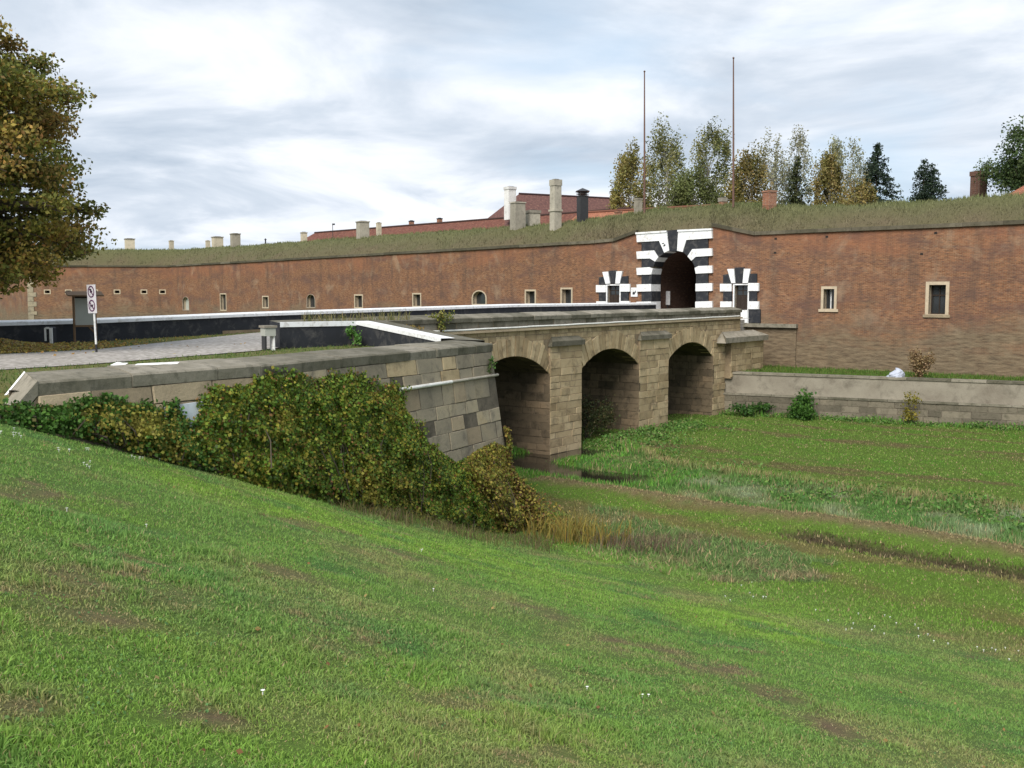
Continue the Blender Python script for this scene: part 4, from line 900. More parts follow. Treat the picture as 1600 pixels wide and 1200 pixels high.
# verge, terrace and rampart turf
X, Y, R = polar(60000, 17, 48, 1.0, .62); tt = (X - A0.x) * DB.x + (Y - A0.y) * DB.y; ss = (X - A0.x) * NB.x + (Y - A0.y) * NB.y
road_poly = [tuple(p) for p in near_edge] + [tuple(p) for p in far_edge[::-1]]
wd = np.minimum(dline(X, Y, [P1 - n12 * .6, P2 - n12 * .6]), dline(X, Y, [P2 - n23 * .6, P3 - n23 * .6]))
rp = [(E0.x, E0.y), (E1.x, E1.y), (E2.x, E2.y), (R2.x, R2.y), (RB.x, RB.y), (K1.x, K1.y), (K0.x, K0.y)]
keep = inpoly(X, Y, PLATEAU) & ~inpoly(X, Y, road_poly) & (ss < 8.95) & (wd > .62) & ~inpoly(X, Y, rp)
X, Y, R, ss = X[keep], Y[keep], R[keep], ss[keep]; n = len(X)
litter = np.clip((ss - 5.0) / 2, 0, 1) * np.clip((-6 - ((X - A0.x) * DB.x + (Y - A0.y) * DB.y)) / 3, 0, 1)
isd = RNG.random(n) < litter * .75
c = np.where(isd[:, None], pal(n, [(.34, .22, .06), (.24, .16, .05), (.30, .26, .07)]), pal(n, [(.10, .165, .035), (.13, .175, .045), (.16, .16, .07), (.07, .13, .035)]))
blades('verge_grass', X, Y, gz(X, Y) - .005, .07 * RNG.uniform(.5, 1.5, n), (.01 + .0009 * R), c, lean=.7, seg=1)
n = 5200; X = RNG.normal(-17.0, 2.6, n); Y = RNG.normal(33.5, 2.2, n); ss = (X - A0.x) * NB.x + (Y - A0.y) * NB.y; k = inpoly(X, Y, PLATEAU) & (ss < 8.9) & ~(inpoly(X, Y, road_poly) & (RNG.random(n) < .93)); X, Y = X[k], Y[k]; n = len(X)
lw = leaves('leaf_litter', np.stack([X, Y, gz(X, Y) + np.where(inpoly(X, Y, road_poly), .1, .05)], 1), .1, pal(n, [(.42, .29, .06), (.33, .20, .05), (.40, .34, .09), (.25, .14, .05)]), asp=.8, fwd=np.tile(np.array((0, -.2, 1.0)), (n, 1))); lw['kind'] = 'stuff'
n = 26000; i = RNG.integers(0, a_ - 1, n); j = RNG.uniform(0, NR - 2.6, n); j = np.where(RNG.random(n) < .3, NR - 3 + RNG.normal(0, .35, n), j); j = np.clip(j, 0, NR - 2.01); j0 = j.astype(int); fj = (j - j0)[:, None]; fi = RNG.random((n, 1))
q = (fine[i, j0] * (1 - fj) + fine[i, j0 + 1] * fj) * (1 - fi) + (fine[i + 1, j0] * (1 - fj) + fine[i + 1, j0 + 1] * fj) * fi
keep = np.abs(q[:, 0] / q[:, 1]) < .75; q = q[keep]; j = j[keep]; n = len(q)
c = np.clip(rcol(q[:, 0], q[:, 1], q[:, 2], np.clip(j / (NR - 3), 0, 1)) * RNG.uniform(.9, 1.7, (n, 1)), 0, 1)
blades('rampart_grass', q[:, 0], q[:, 1], q[:, 2] - .03, (.13 + .25 * fbm(q[:, 0] * .6, q[:, 1] * .6, 91)) * RNG.uniform(.6, 1.4, n), .05 + .00035 * q[:, 1], c, lean=.5, seg=1)
n = 9000; u = RNG.uniform(-1, 30, n); w = RNG.random(n)
ta = np.array(RET0)[None] + np.array(RETD)[None] * u[:, None] - np.array(RETN)[None] * .7; un = ((ta - np.array(GO)) @ np.array(DW))[:, None]; tb = np.array(GO)[None] + np.array(DW)[None] * un + np.array(NW)[None] * .05
q = ta * (1 - w[:, None]) + tb * w[:, None]
blades('terrace_grass', q[:, 0], q[:, 1], np.full(n, -4.87), .16 * RNG.uniform(.5, 1.6, n), np.full(n, .05), pal(n, [(.09, .17, .025), (.07, .14, .025), (.13, .17, .04)]), lean=.5, seg=1)
# white daisies in the turf
dz = []
for px, py, k, s in ((15, 680, 8, 14), (100, 705, 4, 9), (140, 704, 3, 4), (220, 717, 5, 7), (135, 727, 4, 8), (247, 720, 1, 2), (1170, 930, 9, 28), (1360, 975, 11, 40), (1430, 990, 6, 25), (1540, 1020, 8, 40), (230, 825, 1, 1), (104, 800, 1, 1), (677, 925, 1, 1), (660, 862, 2, 4), (1005, 1092, 2, 5), (415, 1090, 1, 2), (915, 1080, 1, 2)):
    for _ in range(k): dz.append((hit(px + random.gauss(0, s), py + random.gauss(0, s * .28)), .016 if py > 790 and px < 1030 else .021, px, py))
for q, r, px, py in dz:
    mb = MB(); n_ = 9; h_ = .035
    mb.add([q + Vector((0, 0, h_))] + [q + Vector((math.cos(2 * math.pi * k / 18) * r * (1 if k % 2 else .62), math.sin(2 * math.pi * k / 18) * r * (1 if k % 2 else .62), h_ + .004 + .006 * (k % 2))) for k in range(18)], [(0, k + 1, (k + 1) % 18 + 1) for k in range(18)])
    mb.tube([q, q + Vector((0, 0, h_ - .004))], .004, 3)
    lab, grp = ('white daisy in the patches of turf below the ground creeper', 'white daisies below the ground creeper') if py < 790 else (('white daisy in the band of flowers along the foot of slope', 'white daisies along the foot of the slope') if px > 1100 else ('lone white daisy in the worn turf of the upper bank', 'lone white daisies on the upper bank'))
    tag(mb.obj('daisy', M['paint'], loc=tuple(q)), lab, 'flower', grp)

# creeper on the wing wall
def on_wing(px, py, o=0):
    i = 0 if px < 400 else 1; u, z = on_seg(px, py, i)
    return (s1 if i == 0 else s2)(u, z), i
def creeper(name, label, poly, n, cols, ws, size, thick, parts=True):
    xs = [p[0] for p in poly]; ys = [p[1] for p in poly]
    px = RNG.uniform(min(xs), max(xs), n * 4); py = RNG.uniform(min(ys), max(ys), n * 4); k = inpoly(px, py, poly); px, py = px[k][:n], py[k][:n]; n = len(px)
    C = np.zeros((n, 3)); F = np.zeros((n, 3)); top = min(ys); bot = max(ys)
    edge = dline(px, py, [Vector(p) for p in poly] + [Vector(poly[0])])
    lump = .2 + .8 * fbm(px * .016, py * .016, 95, 3) + 2.0 * (fbm(px * .075, py * .04, 98, 2) - .48)
    bulv = thick * np.minimum(1, edge / 30) * (.35 + .65 * (py - top) / (bot - top)) * np.clip(lump, .12, 1.5)
    for i in range(n):
        p, sg = on_wing(px[i], py[i]); nn_ = nn if sg else n1n; bul = bulv[i]
        d_ = bul * (random.random() ** .5) + .03 + (random.random() < .06) * random.random() * .25
        # move along the sight line so the mass keeps its place while it bulges off the wall
        l = Vector(p).normalized(); q = p - l * (d_ / max(.25, -l.dot(nn_)))
        C[i] = q; F[i] = (nn_.x, nn_.y, nn_.z + .25)
    g = gz(C[:, 0], C[:, 1]); C[:, 2] = np.maximum(C[:, 2], g + .04)
    base = C.mean(0); base[2] = C[:, 2].min()
    root = thing(name, tuple(base), label, 'creeper')
    # colour in drifts
    f_ = fbm(px * .018, py * .018, 97); cc = pal(n, cols, ws); tn = np.array((.21, .165, .03)); cc = cc * np.array((1.3, 1.34, 1.15)) * (.72 + .56 * fbm(px * .03, py * .012, 99)[:, None]); tn = tn * 1.35; cc = np.where((f_[:, None] * .8 + RNG.random((n, 1)) * .3) > .66, cc * .35 + tn * .75, cc)
    leaves('leaves', C, size, np.clip(cc, 0, 1), root, asp=.85, fwd=F)
    mb = MB()
    for _ in range(46):
        i = RNG.integers(0, n); j = np.argmin((px - px[i] - RNG.uniform(-25, 25)) ** 2 + (py - min(bot, py[i] + 75)) ** 2); a, b_ = Vector(C[i]), Vector(C[j]); m_ = (a + b_) / 2 + Vector((jit(.15), -.05, jit(.1))); mb.tube([a, m_, b_], [.008, .014, .018], 4, False)
    st_ = mb.obj('stems', M['bark'], root); st_['kind'] = 'stuff'
    # trailing shoots along the upper edge
    sh = []; ms = MB(); k = 0; pl_ = [Vector(p) for p in poly]; up = [(a, b_) for a, b_ in zip(pl_[:-1], pl_[1:]) if (a + b_).y / 2 < top + .5 * (bot - top) and min(a.x, b_.x) > 0]
    while parts and up and k < 42:
        a, b_ = random.choice(up); p = a.lerp(b_, random.random()) + Vector((0, 8)); dx, dy = random.gauss(0, 5), -random.uniform(4, 9); line = []
        for q in range(6):
            w3, sg = on_wing(p.x, p.y); w3 = w3 + (nn if sg else n1n) * (.05 + .03 * random.random()); line.append(w3); p = p + Vector((dx, dy)) * .5; dx += random.gauss(0, 3); dy += 1.6
        ms.tube(line, .006, 4, False)
        for w3 in line:
            for _ in range(7): sh.append(tuple(w3 + Vector((jit(.09), jit(.05), jit(.09)))))
        k += 1
    if sh: sh = np.array(sh); leaves('shoot_leaves', sh, size, np.clip(pal(len(sh), cols, ws) * 1.45, 0, 1), root, asp=.85, fwd=np.tile(np.array((nn.x, nn.y, nn.z)), (len(sh), 1))); so_ = ms.obj('shoots', M['bark'], root); so_['kind'] = 'stuff'
G1 = [(.095, .15, .022), (.06, .11, .018), (.14, .17, .024), (.21, .19, .03), (.15, .075, .03), (.035, .06, .014)]
creeper('wall_creeper', 'thick green and yellow creeper hanging over the wing wall', [(298, 648), (312, 622), (335, 603), (365, 607), (398, 596), (415, 583), (432, 596), (452, 583), (470, 582), (490, 592), (510, 586), (545, 583), (570, 598), (600, 597), (618, 606), (625, 640), (642, 672), (655, 694), (690, 722), (705, 715), (720, 735), (745, 780), (762, 858), (720, 852), (640, 836), (560, 814), (470, 786), (400, 762), (330, 742), (285, 716), (285, 665)], 70000, G1, [4, 3.2, 4.0, 2.4, 1.1, 1.8], .08, .38)
AUT = [(.21, .175, .035), (.16, .155, .03), (.11, .135, .025), (.16, .09, .035), (.08, .045, .022), (.27, .21, .05)]
creeper('autumn_creeper', 'yellowing creeper covering the foot of the wing wall corner', [(690, 728), (705, 716), (725, 702), (752, 690), (768, 698), (774, 730), (790, 768), (805, 800), (815, 866), (755, 862), (730, 820), (708, 770)], 18000, AUT, [3, 3, 2, 1.4, 1.5, 1.5], .075, .6, False)
n = 9000; kz = RNG.random(n) ** .75; zc_ = -4.1 - 3.2 * kz; cx = np.array([tuple(wv(2, z_)) for z_ in zc_]); wob = fbm(zc_ * 1.6, kz * 0 + 3, 77) - .5
C = np.stack([cx[:, 0] + .10 + wob * .25 + np.abs(RNG.normal(0, 1, n)) * (.06 + .85 * np.clip(kz - .45, 0, 1) * 1.6), cx[:, 1] + .15 + RNG.normal(0, .12, n) - .5 * np.clip(kz - .5, 0, 1) * RNG.random(n), zc_], 1)
g = gz(C[:, 0], C[:, 1]); lift = C[:, 2] < g + .05; C[:, 2] = np.where(lift, g + .05 + RNG.random(n) ** 2 * .7, C[:, 2])
root = thing('corner_creeper', (float(C[:, 0].mean()), float(C[:, 1].mean()), float(C[:, 2].min())), 'brown and yellow creeper trailing down the far edge of wall corner', 'creeper')
leaves('leaves', C, .085, np.clip(pal(n, AUT, [2.4, 2, 1.4, 2.2, 2.0, 1.6]) * 1.3, 0, 1), root, asp=.8)
mb = MB(); mb.tube([wv(2, -4.2) + Vector((.12, .1, 0)), wv(2, -5.5) + Vector((.16, .08, 0)), wv(2, -7.2) + Vector((.3, -.1, 0))], [.012, .02, .03], 5); mb.obj('stem', M['bark'], root)
creeper('ground_creeper', 'low dark green creeper spreading along the foot of pale ashlar wall', [(-30, 632), (20, 636), (60, 640), (110, 630), (140, 626), (180, 628), (225, 634), (250, 640), (262, 630), (285, 650), (300, 668), (330, 738), (270, 724), (200, 704), (110, 680), (40, 668), (-30, 664)], 22000, [(.045, .10, .018), (.06, .13, .022), (.035, .075, .015), (.09, .08, .025)], [3, 3, 2, .7], .072, .42)
n = 3600; kx = RNG.random(n); lx = 290 + 570 * kx; ly = np.interp(lx, [290, 400, 560, 740, 860], [712, 742, 795, 838, 856]) + RNG.normal(0, 5, n); Q = np.array([tuple(hit(a, b_, 40)) for a, b_ in zip(lx[::12], ly[::12])]); Q = np.repeat(Q, 12, 0)[:n]; X = Q[:, 0] + RNG.normal(0, .22, n); Y = Q[:, 1] + RNG.normal(.15, .3, n)
o = blades('dry_weed_strip', X, Y, gz(X, Y), RNG.uniform(.08, .34, n), np.full(n, .016), pal(n, [(.19, .15, .07), (.14, .13, .045), (.11, .085, .05), (.10, .13, .03)]), lean=.8, loc=(-3, 23, -5), kind=None); tag(o, 'straggling strip of dry weeds along the foot of the thick creeper', 'weeds')
n = 12000; k_ = 420; X = np.concatenate([RNG.uniform(6, 30, k_ // 3), RNG.uniform(1, 12, k_ // 3), RNG.uniform(4, 26, k_ // 3)]); 
uw = RNG.uniform(0, 27, k_ // 3); cw = [RT(u_, .5 + abs(RNG.normal(0, .35)), 0) for u_ in uw]
tb_ = RNG.uniform(7.5, 19, k_ // 3); cb_ = [BR(t__, -.3 - abs(RNG.normal(0, 1.3)) , 0) for t__ in tb_]
cs_ = []
while len(cs_) < k_ // 3:
    a, b_ = random.choice(list(zip(L3[:-1], L3[1:]))); p = a.lerp(b_, random.random()) + Vector((jit(2.0), -abs(random.gauss(.6, 2.2)))); cs_.append(p)
cen = np.array([(p[0], p[1]) for p in cw + cb_ + cs_]); w = RNG.integers(0, len(cen), n); X = cen[w, 0] + RNG.normal(0, .25, n); Y = cen[w, 1] + RNG.normal(0, .25, n); big = RNG.uniform(.12, .42, len(cen))[w]
ss = (X - A0.x) * NB.x + (Y - A0.y) * NB.y; tt = (X - A0.x) * DB.x + (Y - A0.y) * DB.y; ok = (ss < -.05) & ((X - RET0.x) * RETN.x + (Y - RET0.y) * RETN.y > .3) & (np.minimum(dline(X, Y, STREAM) + .35, dline(X, Y, STREAM2)) > 1.2); X, Y, big = X[ok], Y[ok], big[ok]; n = len(X)
ow = leaves('moat_weeds', np.stack([X, Y, gz(X, Y) + RNG.random(n) * big], 1), .14, pal(n, [(.10, .21, .04), (.13, .25, .05), (.07, .15, .035), (.17, .2, .07)])); ow['kind'] = 'stuff'
# shrubs and weeds: leaf masses on stems
def shrub(name, label, base, rx, rz, n, size, cols, cat='shrub', stems=7, group=None, mat='leaf', asp=.7, ry=None):
    base = Vector(base); ry = ry or rx; root = thing(name, tuple(base), label, cat, group); k = max(5, n // 220)
    cc = np.stack([RNG.normal(0, .42, k) * rx, RNG.normal(0, .42, k) * ry, RNG.uniform(.15, .92, k) * rz * 1.0], 1)
    w = RNG.integers(0, k, n); C = np.array(base) + cc[w] + RNG.normal(0, 1, (n, 3)) * np.array((rx * .26, ry * .26, rz * .14)); C[:, 2] = np.maximum(C[:, 2], base.z + .03)
    leaves('leaves', C, size, pal(n, cols), root, mat, asp=asp)
    mb = MB()
    for i in range(min(stems, k)): e = base + Vector(cc[i]); mb.tube([base + Vector((jit(.1) * rx, jit(.1) * rx, -.05)), base.lerp(e, .5) + Vector((jit(.1) * rx, jit(.1) * rx, .1 * rz)), e], [.03, .02, .008], 5, False)
    st_ = mb.obj('stems', M['bark'], root); st_['kind'] = 'stuff'; return root
def foot(px, py, far=70): return hit(px, py, far)
q = BR(10.6, .9, 0); shrub('arch_bush', 'dull olive bush growing under the middle bridge arch', (q.x, q.y, gz1(q.x, q.y)), 1.2, 2.3, 2600, .12, [(.05, .065, .02), (.035, .045, .015), (.09, .075, .03)], 'bush')
q = RT(5.0, 1.1, 0); shrub('wall_bush', 'round bright green bush in front of the low moat wall', (q.x, q.y, gz1(q.x, q.y)), .95, 1.5, 1900, .2, [(.055, .13, .02), (.075, .17, .03), (.035, .09, .018)], 'bush')
q = RT(11.2, .9, 0); shrub('yellow_shrub', 'small yellow-leaved shrub against the low moat wall', (q.x, q.y, gz1(q.x, q.y) + .3), .5, 1.3, 420, .14, [(.24, .20, .03), (.16, .15, .03)], 'shrub')
q = RT(2.2, .9, 0); shrub('nettle_patch', 'dark green nettles where the moat wall meets the bridge', (q.x, q.y, gz1(q.x, q.y)), 1.0, .75, 900, .16, [(.05, .12, .02), (.035, .085, .02)], 'nettles')
q = RT(11.4, -1.2, 0); shrub('brown_conifer', 'little withered brown conical bush on the grass terrace', (q.x, q.y, -4.85), .62, 1.5, 1900, .13, [(.23, .155, .075), (.19, .12, .06), (.27, .19, .10)], 'bush')
q = hit(905, 850); 
n = 420; a = RNG.uniform(0, 6.28, n); rr = RNG.uniform(0, 1.5, n); X = q.x + np.cos(a) * rr * 1.1; Y = q.y + .6 + np.sin(a) * rr * .8
o = blades('dry_reeds', X, Y, gz(X, Y), RNG.uniform(.35, 1.0, n), RNG.uniform(.02, .045, n), pal(n, [(.30, .22, .05), (.24, .19, .05), (.17, .16, .04)]), lean=.55, loc=tuple(q), kind=None); tag(o, 'clump of dry yellow reeds at the foot of the bank', 'reeds')
q = hit(1000, 862); n = 500; X = q.x + RNG.normal(0, .9, n); Y = q.y + RNG.normal(.5, .5, n)
o = blades('withered_weeds', X, Y, gz(X, Y), RNG.uniform(.2, .6, n), np.full(n, .02), pal(n, [(.16, .115, .08), (.12, .085, .06), (.2, .15, .1)]), lean=.7, loc=tuple(q), kind=None); tag(o, 'patch of withered brown weeds beside the long grass', 'weeds')
q = BR(-2.3, -.15, -1.52); shrub('parapet_weed', 'yellow-green weed tuft growing at the end of the bridge parapet', tuple(q), .38, .75, 420, .1, [(.16, .17, .03), (.10, .13, .03), (.22, .2, .05)], 'weed', 5)
q = Vector((-6.0, 36.6, -.9)); n = 330; X = q.x + RNG.uniform(-1.3, 2.2, n); Y = q.y + (X - q.x) * .75 + RNG.normal(0, .15, n)
o = blades('parapet_grass', X, Y, np.full(n, -.92), RNG.uniform(.12, .5, n), np.full(n, .022), pal(n, [(.2, .19, .07), (.14, .15, .05), (.26, .22, .11)]), lean=.6, loc=tuple(q), kind=None); tag(o, 'thin dry grass growing along the white-edged low wall', 'grass')
q = G(553, 538, 1.7); shrub('wall_weed', 'fresh green weed in the corner of the black low wall', (q.x + .1, q.y - .3, -1.68), .28, .62, 330, .1, [(.07, .17, .03), (.1, .2, .04)], 'weed', 4)
q = s2(LL2 - .35, -2.4) + nn * .05; shrub('wall_fern', 'small green fern rooted in the wing wall corner joint', tuple(q), .16, .5, 160, .09, [(.06, .13, .03), (.09, .16, .04)], 'fern', 3)
q = BR(.9, -.1, -3.3); shrub('arch_creeper', 'brown trailing creeper at the springing of the bridge arch', (q.x, q.y, -3.6), .45, .9, 300, .1, [(.12, .07, .03), (.16, .11, .04), (.06, .05, .02)], 'creeper', 4)
q = BR(-2.6, -.2, -1.55); shrub('dry_weed', 'rusty dry weed on the ledge beside the parapet', (q.x - .9, q.y - 1.3, -1.45), .35, .35, 160, .09, [(.30, .20, .05), (.2, .16, .05)], 'weed', 3)
# pale plastic bag on the terrace
q = RT(10.1, -.45, 0); mb = MB(); vs = []; fs = []; nu, nv_ = 12, 6
for j in range(nv_ + 1):
    for i in range(nu): a = 2 * math.pi * i / nu; e = math.pi / 2 * j / nv_; r = math.cos(e) ** .7 * (1 + .18 * math.sin(3 * a + j) + jit(.08)); vs.append((q.x + .48 * r * math.cos(a), q.y + .3 * r * math.sin(a), -4.85 + .48 * math.sin(e) * (1 + .25 * math.cos(a))))
for j in range(nv_):
    for i in range(nu): fs.append((j * nu + i, j * nu + (i + 1) % nu, (j + 1) * nu + (i + 1) % nu, (j + 1) * nu + i))
mb.add(vs, fs); tag(mb.obj('plastic_bag', M['bag'], loc=(q.x, q.y, -4.85)), 'crumpled pale plastic bag lying on the grass terrace', 'bag')

# ---- trees
def broadleaf(name, label, base, H, rad, cz, n_cl, n_leaf, size, cols, ws=None, bark='bark', sig=.17, trunk_r=.3, group=None, droop=.0, shell=.55, cat='tree', limbs=True, boxy=False):
    base = Vector(base); root = thing(name, tuple(base), label, cat, group); c0 = np.array((base.x, base.y, base.z + cz)); rad = np.array(rad)
    d_ = RNG.normal(size=(n_cl, 3)); d_ /= np.linalg.norm(d_, axis=1, keepdims=True); r = RNG.random((n_cl, 1)) ** shell; cl = c0 + d_ * r * rad * RNG.uniform(.85, 1.12, (n_cl, 1))
    if boxy:
        zq = RNG.uniform(-1, 1, n_cl); aq = RNG.uniform(0, 6.283, n_cl); rq = np.sqrt(RNG.uniform(.12, 1, n_cl)) * (1 - np.abs(zq) ** 3.5) ** .4 * RNG.uniform(.9, 1.04, n_cl); cl = c0 + np.stack([np.cos(aq) * rq, np.sin(aq) * rq, zq], 1) * rad
    cl[:, 2] -= droop * (np.hypot(cl[:, 0] - c0[0], cl[:, 1] - c0[1]) / rad[0]) ** 2
    w = RNG.integers(0, n_cl, n_leaf); sg = RNG.uniform(.6, 1.35, n_cl)[w][:, None]; gd = RNG.normal(0, 1, (n_leaf, 3)); gd /= np.linalg.norm(gd, axis=1, keepdims=True); C = cl[w] + gd * RNG.random((n_leaf, 1)) ** .65 * 2.1 * rad * sig * sg * np.array((1, 1, .75))
    tint = RNG.uniform(.75, 1.25, (n_cl, 1))[w]; cc = pal(n_leaf, cols, ws) * tint
    k = RNG.integers(0, len(cols), n_cl)[w]; cc = cc * .55 + np.array(cols)[k] * .45 * tint
    leaves('crown', C, size, np.clip(cc, 0, 1), root)
    mb = MB(); top = base + Vector((jit(.3), jit(.3), cz + rad[2] * .6)); pts = [base.lerp(top, s) + Vector((jit(.12), jit(.12), 0)) * s for s in np.linspace(0, 1, 7)]; mb.tube(pts, list(np.linspace(trunk_r, trunk_r * .15, 7)), 8)
    tk = mb.obj('trunk', M[bark], root)
    mb = MB()
    for q in cl[: n_cl if limbs else n_cl // 2]:
        q = Vector(q); s = max(.2, min(.92, (q.z - base.z) / (cz + rad[2] * .6) - .16)); a = base.lerp(top, s); m_ = a.lerp(q, .55) + Vector((0, 0, .12 * (q - a).length)); r0 = trunk_r * (1 - s) * .5 + .02
        mb.tube([a, m_, q], [r0, r0 * .55, r0 * .2], 5, False)
        for _ in range(4): g_ = Vector(RNG.normal(0, 1, 3)).normalized(); mb.tube([m_.lerp(q, .7), q + Vector((g_.x * rad[0], g_.y * rad[1], g_.z * rad[2] * .75)) * sig * 1.5], [r0 * .3, .008], 3, False)
    mb.obj('limbs', M[bark], root); return root
broadleaf('linden_tree', 'large linden turning yellow beside the road, its leaves hanging low', (-18.2, 31.0, -1.8), 12, (5.45, 5.0, 4.0), 5.95, 420, 150000, .14, [(.24, .23, .045), (.16, .18, .036), (.36, .23, .05), (.10, .12, .03), (.28, .15, .055)], [3, 3.2, 1.6, 2.2, 1.0], sig=.082, trunk_r=.45, droop=.3, boxy=True)
BY = 108
def back_tree(kind, px, py, hw, Yd, label, cols, dens=1.0, zb=-1.7):
    top = D(px, py, Yd); H = top.z - zb; r = hw * Yd / 1600
    if kind == 'birch': return broadleaf('birch_tree', label, (top.x, top.y, zb), H, (r * 1.05, r * .95, H * .45), H * .535, 90, int(21000 * dens), .25, cols, None, 'birch_bark', .15, .17, 'deciduous trees standing behind the rampart', .3, .6, boxy=True)
yl = [(.29, .24, .07), (.21, .20, .06), (.16, .17, .05), (.32, .24, .09)]; gr = [(.19, .20, .07), (.15, .17, .06), (.25, .23, .09), (.11, .13, .05)]; ol = [(.21, .18, .055), (.16, .155, .045), (.26, .19, .07)]
back_tree('birch', 986, 238, 30, 104, 'short rounded yellowing tree next to the chimney and flagpole', yl, .8)
back_tree('birch', 1046, 200, 40, 112, 'tall full birch between the two flagpoles, broader of the pair', gr, .9)
back_tree('birch', 1111, 203, 36, 110, 'tall ragged birch close beside the taller flagpole', gr, .75)
back_tree('birch', 1176, 236, 33, 101, 'squat olive-brown tree just behind the square brick chimney', ol, 1.1)
back_tree('birch', 1206, 220, 24, 116, 'thin half-bare birch rising behind the olive-brown tree', [(.27, .26, .16), (.22, .22, .13)], .4)
back_tree('birch', 1245, 208, 27, 118, 'nearly bare birch with upright white twigs behind small spruce', [(.29, .28, .19), (.23, .23, .14)], .35)
back_tree('birch', 1322, 220, 42, 118, 'wide sparse birch next to the tall dark spruce', [(.27, .27, .17), (.21, .22, .13)], .5)
back_tree('birch', 1300, 246, 30, 102, 'dense olive tree in front of the wide sparse birch', ol, 1.1)
back_tree('birch', 1345, 285, 30, 100, 'low olive bushy tree at the foot of the dark spruce', ol, .6)
back_tree('birch', 1085, 275, 40, 106, 'low dense green tree filling the gap between the tall birches', [(.13, .15, .05), (.11, .13, .045)], 1.2)
top = D(1615, 195, 88); broadleaf('oak_tree', 'dense dark green tree behind the rampart beside the small roof', (top.x + .5, top.y, -1.7), 17, (4.6, 4.2, 5.7), 11.3, 80, 34000, .24, [(.06, .10, .03), (.04, .07, .024), (.09, .12, .04)], None, 'bark', .14, .35)
def spruce(label, px, py, hw, Yd, tops=1, dens=1.0, cols=((.022, .038, .02), (.03, .05, .026), (.014, .026, .016))):
    t0 = D(px, py, Yd); zb = -1.7; H = t0.z - zb; r = hw * Yd / 1600; root = thing('spruce_tree', (t0.x, t0.y, zb), label, 'tree', 'spruces standing behind the rampart'); Cs = []; mb = MB()
    for tp_ in range(tops):
        ox = (tp_ - (tops - 1) / 2) * r * .45; b0 = Vector((t0.x + ox * .3, t0.y, zb)); tt_ = Vector((t0.x + ox, t0.y + tp_ * .4, t0.z - tp_ * .5)); mb.tube([b0, b0.lerp(tt_, .5), tt_], [.22, .13, .02], 7)
        z = .12
        while z < 1.0:
            rr_ = r * 2.6 * (1 - z) ** .85 + .15; nb = int(16 * (1 - z) + 5)
            for k in range(nb):
                a = random.uniform(0, 6.283); L = rr_ * random.uniform(.6, 1.15); p = b0.lerp(tt_, z); m_ = int(34 * L * dens + 10)
                s = RNG.random(m_) ** .7 * L; dr = -.42 * s + .14 * s * s / max(L, .3)
                Cs.append(np.stack([p.x + np.cos(a) * s + RNG.normal(0, .13, m_), p.y + np.sin(a) * s + RNG.normal(0, .13, m_), p.z + dr + RNG.normal(-.05, .14, m_)], 1))
            z += random.uniform(.018, .034)
    mb.obj('trunk', M['bark'], root); C = np.concatenate(Cs); leaves('crown', C, .27, pal(len(C), cols), root, 'needle', asp=.5)
spruce('tall dark spruce with a pointed single tip behind the rampart', 1371, 222, 42, 108)
spruce('twin-topped dark spruce standing alone behind the rampart', 1452, 250, 36, 108, 2, .8)
spruce('small spruce in front of the bare upright birch', 1246, 246, 26, 106, 1, .8, ((.05, .06, .022), (.065, .075, .025), (.035, .045, .02)))
spruce('tiny dark spruce tip beside the short yellowing tree', 962, 298, 9, 112, 1, .6)

# ------------------------------------------------------------------ buildings behind the rampart
def hiphouse(name, label, a, b_, zr, depth, ze, hip_a, hip_b, roof, zb=-1.7):
    a, b_ = V2(a), V2(b_); d = (b_ - a).normalized(); n_ = Vector((-d.y, d.x)); n_ = n_ if n_.y < 0 else -n_
    mid = (a + b_) / 2; root = thing(name, (mid.x, mid.y, zb), label, 'building'); hd = depth / 2
    ea, eb = a - d * hip_a, b_ + d * hip_b; P = lambda p, o, z: Vector((*(p + n_ * o), z)); L = (eb - ea).length; sl = math.hypot(hd, zr - ze)
    mb = MB(); v = [P(ea, hd, ze), P(eb, hd, ze), P(eb, -hd, ze), P(ea, -hd, ze), P(a, 0, zr), P(b_, 0, zr)]
    uv = [(0, 0), (L, 0), (L + depth, 0), (-depth, 0), (hip_a, sl), (L - hip_b, sl)]
    mesh_obj('roof', v, [(0, 1, 5, 4), (1, 2, 5), (2, 3, 4, 5), (3, 0, 4)], roof, root, uvs=uv)
    mb = MB(); i = .35; q = [P(ea + d * i, hd - i, 0), P(eb - d * i, hd - i, 0), P(eb - d * i, -hd + i, 0), P(ea + d * i, -hd + i, 0)]
    mb.add([lo(p, zb) for p in q] + [lo(p, ze - .02) for p in q], [(k, (k + 1) % 4, 4 + (k + 1) % 4, 4 + k) for k in range(4)]); w = mb.obj('wall', M['plaster'], root)
    mb = MB(); mb.tube([P(a, 0, zr + .02), P(b_, 0, zr + .02)], .14, 6); mb.obj('ridge_tiles', roof, root); 
    if roof.name.startswith('red') or 1:
        me_ = root.children[-1].data; ul = me_.uv_layers.new(name='UVMap')
    nw = max(2, int(L / 4))
    for k in range(nw):
        c_ = ea + d * (L * (k + .5) / nw); mb = MB(); q = [P(c_ - d * .5, hd - i + .03, ze - 2.4), P(c_ + d * .5, hd - i + .03, ze - 2.4), P(c_ + d * .5, hd - i + .03, ze - .9), P(c_ - d * .5, hd - i + .03, ze - .9)]; mb.prism(q, Vector((*n_, 0)) * -.06); mb.obj('window', M['glass'], root)
    return root
hiphouse('barrack', 'long low barrack with dull red tiled roof behind the grassy rampart', D(492, 364, 142), D(985, 325, 102), D(492, 364, 142).z, 10, D(492, 364, 142).z - 3.6, 4, 1, M['roof_red'])
